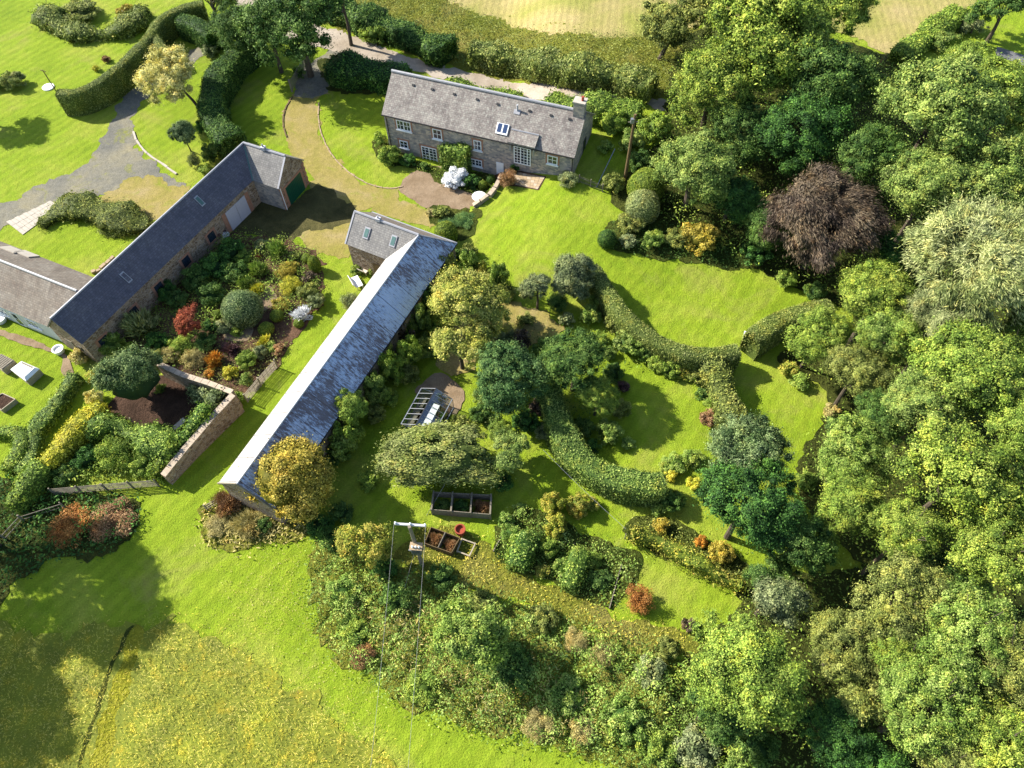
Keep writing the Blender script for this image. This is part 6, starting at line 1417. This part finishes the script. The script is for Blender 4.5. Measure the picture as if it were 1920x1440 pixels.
('shrub', 'greyish shrub under the clipped hedge shade', 190, 160, 10, 'grey', 'small2', 1.0),
('shrub', 'round shrubs inside the island bed at top left', 150, 20, 40, 'olive', 'bush2', .5),
('golden_shrub', 'yellow shrub inside the island bed', 235, 20, 20, 'gold', 'bush1', .8),
('shrub', 'pinkish grey shrub beside the drive and tall hedge', 392, 95, 18, 'grey', 'bush0', 1.0),
('shrub', 'light shrub beside tall hedge top', 420, 75, 22, 'ash', 'bush1', 1.0),
('shrub', 'shaded dark shrub at the foot of golden tree', 385, 235, 20, 'deep', 'bush2', 1.2),
('shrub', 'grey green bush at the ridge corner of dark range', 425, 262, 26, 'ash', 'bush0', 1.2),
('shrub', 'dark bush between the lollipop tree and the range', 395, 285, 22, 'dark', 'bush1', 1.3),
('shrub', 'narrow greyish conifer below the lollipop tree', 363, 300, 13, 'grey', 'fine0', 1.8),
('shrub', 'bush hiding the wall of the range by the lawn', 385, 318, 14, 'mid', 'small2', 1.0),
('shrub', 'shaded shrub at the gate side of the track', 560, 135, 14, 'dark', 'small0', 1.2),
('shrub', 'tall shrub at the end of shaded boundary hedge', 632, 145, 18, 'dark', 'bush2', 1.3),
('border_shrub', 'dark glossy shrub behind the barn right side', 834, 500, 27, 'olive', 'bush0', 2.3),
('border_shrub', 'light green shrub at upper right of the barn', 877, 505, 27, 'lime', 'bush1', 2.3),
('border_shrub', 'orange leaved shrub right of the barn top', 904, 515, 21, 'rowan', 'bush2', 2.3),
('border_shrub', 'yellow green shrub toward the main lawn corner', 934, 520, 25, 'lime', 'bush0', 2.3),
('border_shrub', 'dark shrub along the rusty roof upper part', 804, 560, 25, 'dark', 'bush1', 2.3),
('border_shrub', 'grey green shrub along the rusty roof middle', 789, 600, 25, 'ash', 'bush2', 2.3),
('border_shrub', 'brown twiggy shrub leaning on the rusty roof', 754, 625, 23, 'copper', 'small0', 2.3),
('border_shrub', 'green shrub along the rusty roof below the twiggy one', 769, 660, 27, 'mid', 'bush0', 2.3),
('border_shrub', 'green shrub beside the roof nearing the elder', 734, 690, 27, 'mid', 'bush1', 2.3),
('border_shrub', 'dark leafed shrub below the roof edge', 704, 730, 27, 'ash', 'bush2', 2.3),
('border_shrub', 'shaded shrub between elder and privet clump', 654, 810, 31, 'mid', 'bush0', 2.3),
('border_shrub', 'yellow green shrub near the elder tree', 689, 690, 21, 'olive', 'bush1', 2.3),
('border_shrub', 'second row shrub beside the cherry at barn middle', 822, 610, 26, 'mid', 'bush1', 1.2),
('border_shrub', 'second row dark shrub below the cherry tree', 800, 650, 26, 'ash', 'bush2', 1.2),
('border_shrub', 'olive shrub between cherry and barn roof', 838, 560, 24, 'olive', 'bush0', 1.3),
('border_shrub', 'second row shrub above the greenhouse left corner', 765, 700, 24, 'olive', 'bush1', 1.1),
('border_shrub', 'mid green shrub left of the greenhouse', 728, 745, 22, 'mid', 'bush2', 1.1),
('border_shrub', 'pale shrub left of the grey green small tree', 950, 548, 20, 'olive', 'bush0', 1.0),
('border_shrub', 'dark shrub between barn corner and main lawn', 862, 488, 24, 'dark', 'bush1', 1.3),
('border_shrub', 'olive shrub at the far corner of the barn', 880, 470, 18, 'olive', 'small0', 1.3),
('border_shrub', 'green shrub in front of the elder tree', 640, 790, 24, 'ash', 'bush0', 1.3),
('border_shrub', 'shaded shrub between the golden tree and the privet clump', 625, 850, 26, 'dark', 'bush2', 1.2),
('border_shrub', 'dark ivy like shrub pressed on the upper rusty roof eave', 833, 520, 21, 'mid', 'bush2', 2.3),
('border_shrub', 'leafy shrub pressed on the roof eave below the cherry', 789, 572, 19, 'dark', 'bush0', 2.3),
('border_shrub', 'leafy shrub pressed on the roof eave halfway down barn', 759, 618, 21, 'mid', 'bush1', 2.3),
('border_shrub', 'climbing shrub over the roof eave above the elder', 725, 668, 23, 'olive', 'bush2', 2.3),
('border_shrub', 'tall shrub against the barn wall beside the elder', 697, 715, 23, 'mid', 'bush0', 2.3),
('border_shrub', 'tall shrub filling the gap between elder and golden tree', 640, 835, 32, 'ash', 'bush1', 1.6),
('shrub', 'rounded green shrub hanging on the inside of hedge start', 1120, 560, 20, 'mid', 'bush0', 1.2),
('shrub', 'grey green shrub near the long hedge first bend', 1150, 605, 20, 'olive', 'bush1', 1.2),
('shrub', 'broad pale green bush filling the hedge bend', 1190, 645, 30, 'lime', 'bush2', 1.0),
('shrub', 'dark shrub at the foot of the long hedge middle', 1215, 660, 20, 'dark', 'bush0', 1.2),
('shrub', 'leafy shrub beyond the bend toward the hedge gap', 1262, 690, 22, 'mid', 'bush1', 1.1),
('shrub', 'yellow tinted shrub close to the uneven hedge', 1305, 705, 20, 'olive', 'bush2', 1.0),
('shrub', 'low dark shrub where uneven hedge meets inner lawn', 1318, 740, 16, 'dark', 'small0', 1.0),
('shrub', 'green shrub on the inner side of the uneven hedge', 1338, 755, 20, 'mid', 'bush0', 1.2),
('shrub', 'rough olive shrub at the tip of uneven hedge', 1368, 800, 26, 'olive', 'bush1', 1.2),
('shrub', 'dark shrub between the two rounded orchard trees', 1020, 655, 26, 'dark', 'bush2', 1.3),
('shrub', 'small brownish fruit tree above dark orchard trees', 975, 640, 24, 'copper', 'small1', 1.4),
('shrub', 'green shrub at left flank of the bluish green tree', 905, 740, 22, 'ash', 'bush0', 1.0),
('shrub', 'low yellowish shrub below the bluish green tree', 925, 790, 20, 'lime', 'bush1', .8),
('shrub', 'mid green shrub right of the privet clump top', 940, 810, 26, 'mid', 'bush2', 1.0),
('shrub', 'dark green shrub at right side of the orchard trees', 1150, 700, 24, 'dark', 'bush0', 1.3),
('shrub', 'purplish flowered shrub at the inner lawn edge', 1168, 725, 14, 'purple', 'small2', 1.1),
('shrub', 'green shrub under the hedge start near dark tree', 1095, 800, 24, 'dark', 'bush1', 1.0),
('shrub', 'shaded low shrub inside the hedge curve', 1110, 835, 18, 'deep', 'small0', .9),
('shrub', 'leafy green shrub just below the hedge end', 1262, 940, 26, 'dark', 'bush2', 1.2),
('shrub', 'lime shrub at the corner of the orchard path', 1235, 955, 16, 'lime', 'small1', 1.0),
('shrub', 'yellow green low hedge piece inside the curve end', 1255, 872, 22, 'lime', 'bush0', .7),
('shrub', 'yellow green low hedge piece nearer the bluish tree', 1300, 858, 24, 'lime', 'bush1', .7),
('shrub', 'yellow fruit bush along the lower path', 1080, 955, 20, 'gold', 'bush2', 1.1),
('shrub', 'pale yellow bush right of the tall fruit bushes', 1110, 945, 16, 'rowan', 'small2', 1.1),
('shrub', 'leafy shrub at the upper left of vegetable plot', 950, 975, 18, 'bramble', 'small0', 1.2),
('shrub', 'dark leafy shrub between both bean rows', 1005, 1010, 18, 'dark', 'small1', 1.3),
('shrub', 'leafy shrub at the bottom of bean row', 1052, 1060, 18, 'bramble', 'bush0', 1.1),
('shrub', 'dark low plants right of the bright leafy row', 1112, 1050, 20, 'mid', 'bush1', .9),
('shrub', 'yellow topped plant at right of the plot', 1122, 1078, 12, 'yellow', 'small2', .9),
('shrub', 'shaded shrub below the golden round tree right side', 640, 960, 26, 'dark', 'bush2', .8),
('shrub', 'low dark growth left of the rowan tree', 622, 1010, 26, 'dark', 'bush0', .9),
('shrub', 'dark bush under the right of the rowan tree', 720, 1065, 28, 'deep', 'bush1', 1.0),
('shrub', 'green bush right of the electricity pole foot', 830, 1080, 30, 'dark', 'bush2', .9),
('shrub', 'bush in middle bank above airy tree', 905, 1130, 30, 'olive', 'bush0', .8),
('shrub', 'pale dry bush at the upper right of bank', 1130, 1230, 28, 'dry', 'fine0', .7),
('shrub', 'grey green bush at right end of the bank top', 1250, 1215, 26, 'olive', 'bush1', .9),
('shrub', 'bramble hump at left lower bank edge', 660, 1180, 34, 'mid', 'bush2', .6),
('shrub', 'bramble hump in the middle lower bank', 790, 1290, 38, 'mid', 'bush0', .6),
('shrub', 'bright bramble hump in the shaded hollow', 1060, 1300, 42, 'bramble', 'bush1', .7),
('shrub', 'bramble hump at far right bottom of the bank', 1230, 1400, 42, 'mid', 'bush2', .8),
('shrub', 'dry hump at bottom bank near mown strip', 1090, 1370, 30, 'dry', 'fine0', .6),
('shrub', 'bush at bottom edge between round tree and hollow', 1420, 1400, 46, 'dark', 'bush0', 1.0),
('shrub', 'pale bush at bottom edge under the round tree', 1380, 1440, 40, 'ash', 'bush1', 1.0),
('shrub', 'olive shrub on the inner lawn side of the orchard trees', 1165, 765, 22, 'olive', 'bush1', 1.0),
('shrub', 'dark shrub filling under the bluish orchard tree left', 900, 775, 24, 'dark', 'bush0', 1.0),
('shrub', 'pale green shrub left of the worn orchard triangle', 905, 615, 22, 'ash', 'bush2', 1.0),
('shrub', 'olive shrub on the worn orchard triangle top', 985, 598, 18, 'olive', 'small0', 1.0),
('shrub', 'green shrub between purple shrub and hedge', 1125, 635, 20, 'mid', 'bush0', 1.0),
('shrub', 'lime shrub below the first hedge bend', 1140, 660, 18, 'lime', 'bush1', .9),
('shrub', 'dark glossy shrub near the main lawn corner tree', 1045, 565, 22, 'dark', 'glossy0', 1.1),
('shrub', 'shrub touching the greenhouse right corner', 862, 792, 20, 'olive', 'bush2', 1.0),
('shrub', 'dark low shrub beside compost bays right side', 945, 905, 22, 'deep', 'bush0', .9),
('shrub', 'green shrub at left end of the privet clump', 690, 900, 24, 'mid', 'bush1', .8),
('shrub', 'mixed green shrub by the elder and greenhouse path', 705, 775, 22, 'olive', 'bush2', 1.1),
('shrub', 'pale shrub along the glade upper edge', 1500, 715, 20, 'lime', 'small1', .9),
('shrub', 'dark shrub along the glade right edge', 1570, 800, 24, 'dark', 'bush0', 1.0),
('shrub', 'low green shrub along the glade lower edge', 1512, 900, 24, 'mid', 'bush1', .9),
('shrub', 'green shrub at right end of the main lawn', 1530, 545, 24, 'dark', 'bush2', 1.0),
('shrub', 'green fringe shrub under the copper tree on the lawn edge', 1475, 520, 24, 'mid', 'bush0', .9),
('shrub', 'green mound in front of the flower garden middle', 445, 620, 14, 'mid', 'small0', .8),
('shrub', 'olive mound left of the coping wall end', 290, 670, 22, 'olive', 'bush2', 1.0),
('shrub', 'dark green mound beside the red maple top', 330, 560, 24, 'dark', 'bush0', 1.0),
('shrub', 'lime mound beside the range wall middle', 350, 480, 18, 'mid', 'bush1', 1.1),
('shrub', 'mid green mound near the ferny clump', 455, 480, 20, 'mid', 'bush2', .8),
('shrub', 'deep green mound in the flower garden centre', 470, 560, 14, 'dark', 'small1', 1.0),
('shrub', 'green shrub at left foot of golden round tree', 490, 985, 22, 'dark', 'bush2', .7),
('shrub', 'dark mound under the golden round tree', 600, 985, 30, 'deep', 'bush0', .7),
('shrub', 'bushes in the lane verge left', 700, 60, 30, 'mid', 'bush1', .8),
('shrub', 'grey small tree like bush in front of willow side', 950, 640, 26, 'grey', 'bush0', 1.1),
('shrub', 'low dark bush under the middle garden trees', 985, 790, 30, 'deep', 'bush2', 1.2),
('shrub', 'red berried bush on the glade edge', 1480, 690, 20, 'rowan', 'small1', .9),
('shrub', 'pinkish seeded clump right of the glade', 1560, 770, 18, 'dry', 'small2', .9),
('shrub', 'pale tufted shrub on the bank right side', 1220, 1260, 36, 'grey', 'bush1', .7),
('shrub', 'dry pale shrub in the upper bank', 1080, 1200, 28, 'dry', 'fine1', .7),
('shrub', 'bushy bramble mound in upper middle of the bank', 1015, 1160, 34, 'olive', 'bush2', .8),
('shrub', 'pinkish dead flower clump on the left of the bank', 680, 1230, 28, 'brown', 'fine0', .6),
('shrub', 'tall bramble mound below the rowan tree', 640, 1110, 36, 'bramble', 'bush0', .7),
('shrub', 'bramble mound under the electricity pole', 740, 1120, 34, 'dark', 'bush1', .8),
('shrub', 'dry grass mound at the bank lower edge', 1010, 1360, 34, 'dry', 'fine1', .6),
('shrub', 'dense bramble mound in the lower right of the bank', 1170, 1350, 50, 'bramble', 'bush2', .8),
('shrub', 'pale bramble mound below the round rich green tree', 1310, 1410, 50, 'grey', 'bush0', .8),
('shrub', 'dark bramble mound in the shade of the airy tree', 960, 1250, 50, 'dark', 'bush1', .6),
]
cats = {'fern': 'fern', 'brush_pile': 'brush heap', 'orange_grass': 'grass clump', 'flower_clump': 'flowers', 'yew_ball': 'topiary', 'clipped_ball': 'topiary'}
for (nm, lb, px, py, r_, m_, kd, h) in PL:
    bush(nm, lb, px, py, r_, m_, kd, h, cats.get(nm, 'shrub'))

# ================================================================== GROUND GROWTH (uncountable)
scatter('meadow_grass', [(-60, 1170), (60, 1195), (200, 1180), (330, 1170), (420, 1212), (500, 1258), (580, 1312), (650, 1375), (720, 1425), (760, 1480), (500, 1560), (-120, 1540)], 70, .04, .12, 'meadow', 'rough uncut meadow grass', lumps=.3, seed=31, spiky=.26, soft=.9,
    exclude=[[G(*q)[:2] for q in ((158, 1500), (165, 1450), (178, 1400), (200, 1320), (222, 1250), (238, 1195), (255, 1160), (280, 1175), (255, 1235), (240, 1290), (224, 1360), (208, 1500))]])
scatter('bramble_cover', [(600, 1020), (640, 1005), (720, 1065), (830, 1090), (930, 1125), (1040, 1155), (1150, 1195), (1280, 1245), (1320, 1320), (1290, 1440), (1200, 1450), (1050, 1395), (900, 1365), (780, 1325), (690, 1262), (615, 1200), (585, 1110)], 150, .15, .2, 'bramble', 'brambles nettles and weeds covering the bank', lumps=1.2, seed=32, lscale=.8, soft=.6)
scatter('bank_grass', [(640, 1150), (760, 1260), (900, 1350), (1100, 1390), (1100, 1300), (900, 1200), (700, 1100)], 16, .07, .9, 'dry', 'dry weeds among brambles', lumps=1.0, seed=33, spiky=.4)
scatter('scrub_cover', [(-60, 905), (60, 905), (150, 925), (250, 935), (258, 985), (220, 1030), (120, 1050), (40, 1085), (-40, 1120)], 45, .22, .4, 'deep', 'dark weeds round the brush piles', lumps=.6, seed=34)
scatter('verge_growth', [(590, -30), (640, 35), (720, 72), (860, 122), (1000, 146), (1240, 180), (1310, 150), (1290, 75), (1215, 62), (1050, 66), (940, 46), (860, 16), (800, -30)], 50, .17, .5, 'olive', 'rough grass and weeds on the lane verge', lumps=.7, seed=35)
scatter('dry_grass', [(800, 990), (900, 1008), (935, 1042), (1010, 1088), (1100, 1122), (1180, 1162), (1298, 1198), (1298, 1232), (1160, 1198), (1030, 1148), (900, 1102), (800, 1066), (745, 1038)], 26, .06, .1, 'meadow', 'dry rough grass along the bank top', lumps=.1, seed=36, spiky=.24)
scatter('dry_grass', [(380, 955), (410, 935), (480, 935), (555, 978), (590, 1000), (555, 1006), (500, 1016), (440, 1028), (398, 1016), (378, 985)], 40, .16, .15, 'dry', 'tawny rough grass in front of the barn', lumps=.4, seed=37, spiky=.35)
scatter('rough_grass', [(420, 1150), (440, 1080), (500, 1040), (580, 1030), (600, 1150), (640, 1230), (760, 1340), (700, 1370), (600, 1290), (500, 1215)], 22, .05, .06, 'dry', 'tufts of rough grass in the mown strip', soft=1.5, lumps=.03, seed=38, spiky=.16)
scatter('flower_border', [(338, 470), (395, 446), (470, 446), (545, 456), (585, 475), (600, 510), (598, 560), (572, 598), (530, 600), (500, 560), (470, 560), (430, 560), (400, 640), (330, 690), (285, 665), (240, 636), (215, 622), (240, 590), (300, 540)], 90, .14, .5, 'mid', 'low mixed planting of the flower garden', lumps=.7, seed=39)
scatter('flower_border', [(430, 640), (500, 630), (545, 640), (515, 685), (470, 730), (440, 735), (340, 695), (380, 650)], 70, .13, .4, 'olive', 'low mixed planting near the hurdle fence', lumps=.4, seed=40)
scatter('undergrowth', [(1250, 190), (1240, 260), (1190, 350), (1250, 430), (1400, 490), (1500, 540), (1570, 570), (1600, 600), (1490, 650), (1480, 690), (1570, 750), (1510, 850), (1520, 960), (1600, 1060), (1400, 1090), (1390, 1150), (1300, 1230), (1250, 1440), (1400, 1500), (2000, 1560), (2050, 700), (2000, 160), (1700, 130), (1500, 70), (1300, 80)], 24, .2, .9, 'mid', 'woodland undergrowth', lumps=1.1, seed=41)
scatter('plot_weeds', [(100, 905), (150, 830), (200, 810), (320, 848), (300, 880), (285, 900)], 50, .2, .5, 'mid', 'weeds filling the lower walled plot', lumps=.7, seed=42)
scatter('border_growth', [(810, 480), (930, 500), (900, 560), (800, 640), (720, 740), (660, 800), (620, 830), (640, 780), (720, 680), (790, 560), (830, 500)], 80, .15, .6, 'mid', 'mixed shrubs low growth along the barn', lumps=1.1, seed=43)
scatter('border_growth', [(1150, 600), (1200, 640), (1280, 685), (1340, 690), (1330, 730), (1260, 710), (1190, 680), (1140, 640)], 34, .2, .5, 'mid', 'low border growth under the long hedge', lumps=.6, seed=44)
scatter('orchard_growth', [(930, 640), (1000, 620), (1060, 650), (1150, 700), (1150, 760), (1050, 800), (980, 800), (900, 720)], 60, .14, .5, 'dark', 'low growth under the middle garden trees', lumps=.7, seed=45)
scatter('vegetable_leaves', [(930, 1035), (975, 958), (1115, 1015), (1190, 1050), (1148, 1132), (1045, 1090)], 100, .14, .3, 'bramble', 'low vegetable leaves and weeds', lumps=.5, seed=46)
scatter('border_growth', [(1175, 988), (1230, 975), (1330, 1015), (1395, 1060), (1395, 1092), (1290, 1055), (1195, 1018)], 60, .16, .4, 'olive', 'low growth round the espalier row', lumps=.4, seed=48)
scatter('border_growth', [(1135, 445), (1180, 405), (1240, 425), (1300, 435), (1415, 482), (1398, 500), (1270, 486), (1150, 466)], 70, .15, .5, 'dark', 'low growth among the lawn shrubbery', lumps=.6, seed=49)
scatter('house_border', [(700, 266), (730, 268), (770, 296), (815, 314), (880, 322), (922, 334), (925, 350), (900, 366), (870, 354), (830, 340), (790, 316), (745, 308), (715, 298)], 30, .18, .3, 'mid', 'low planting along the front of the house', lumps=.3, seed=47)
print('objects', len(SC.objects))
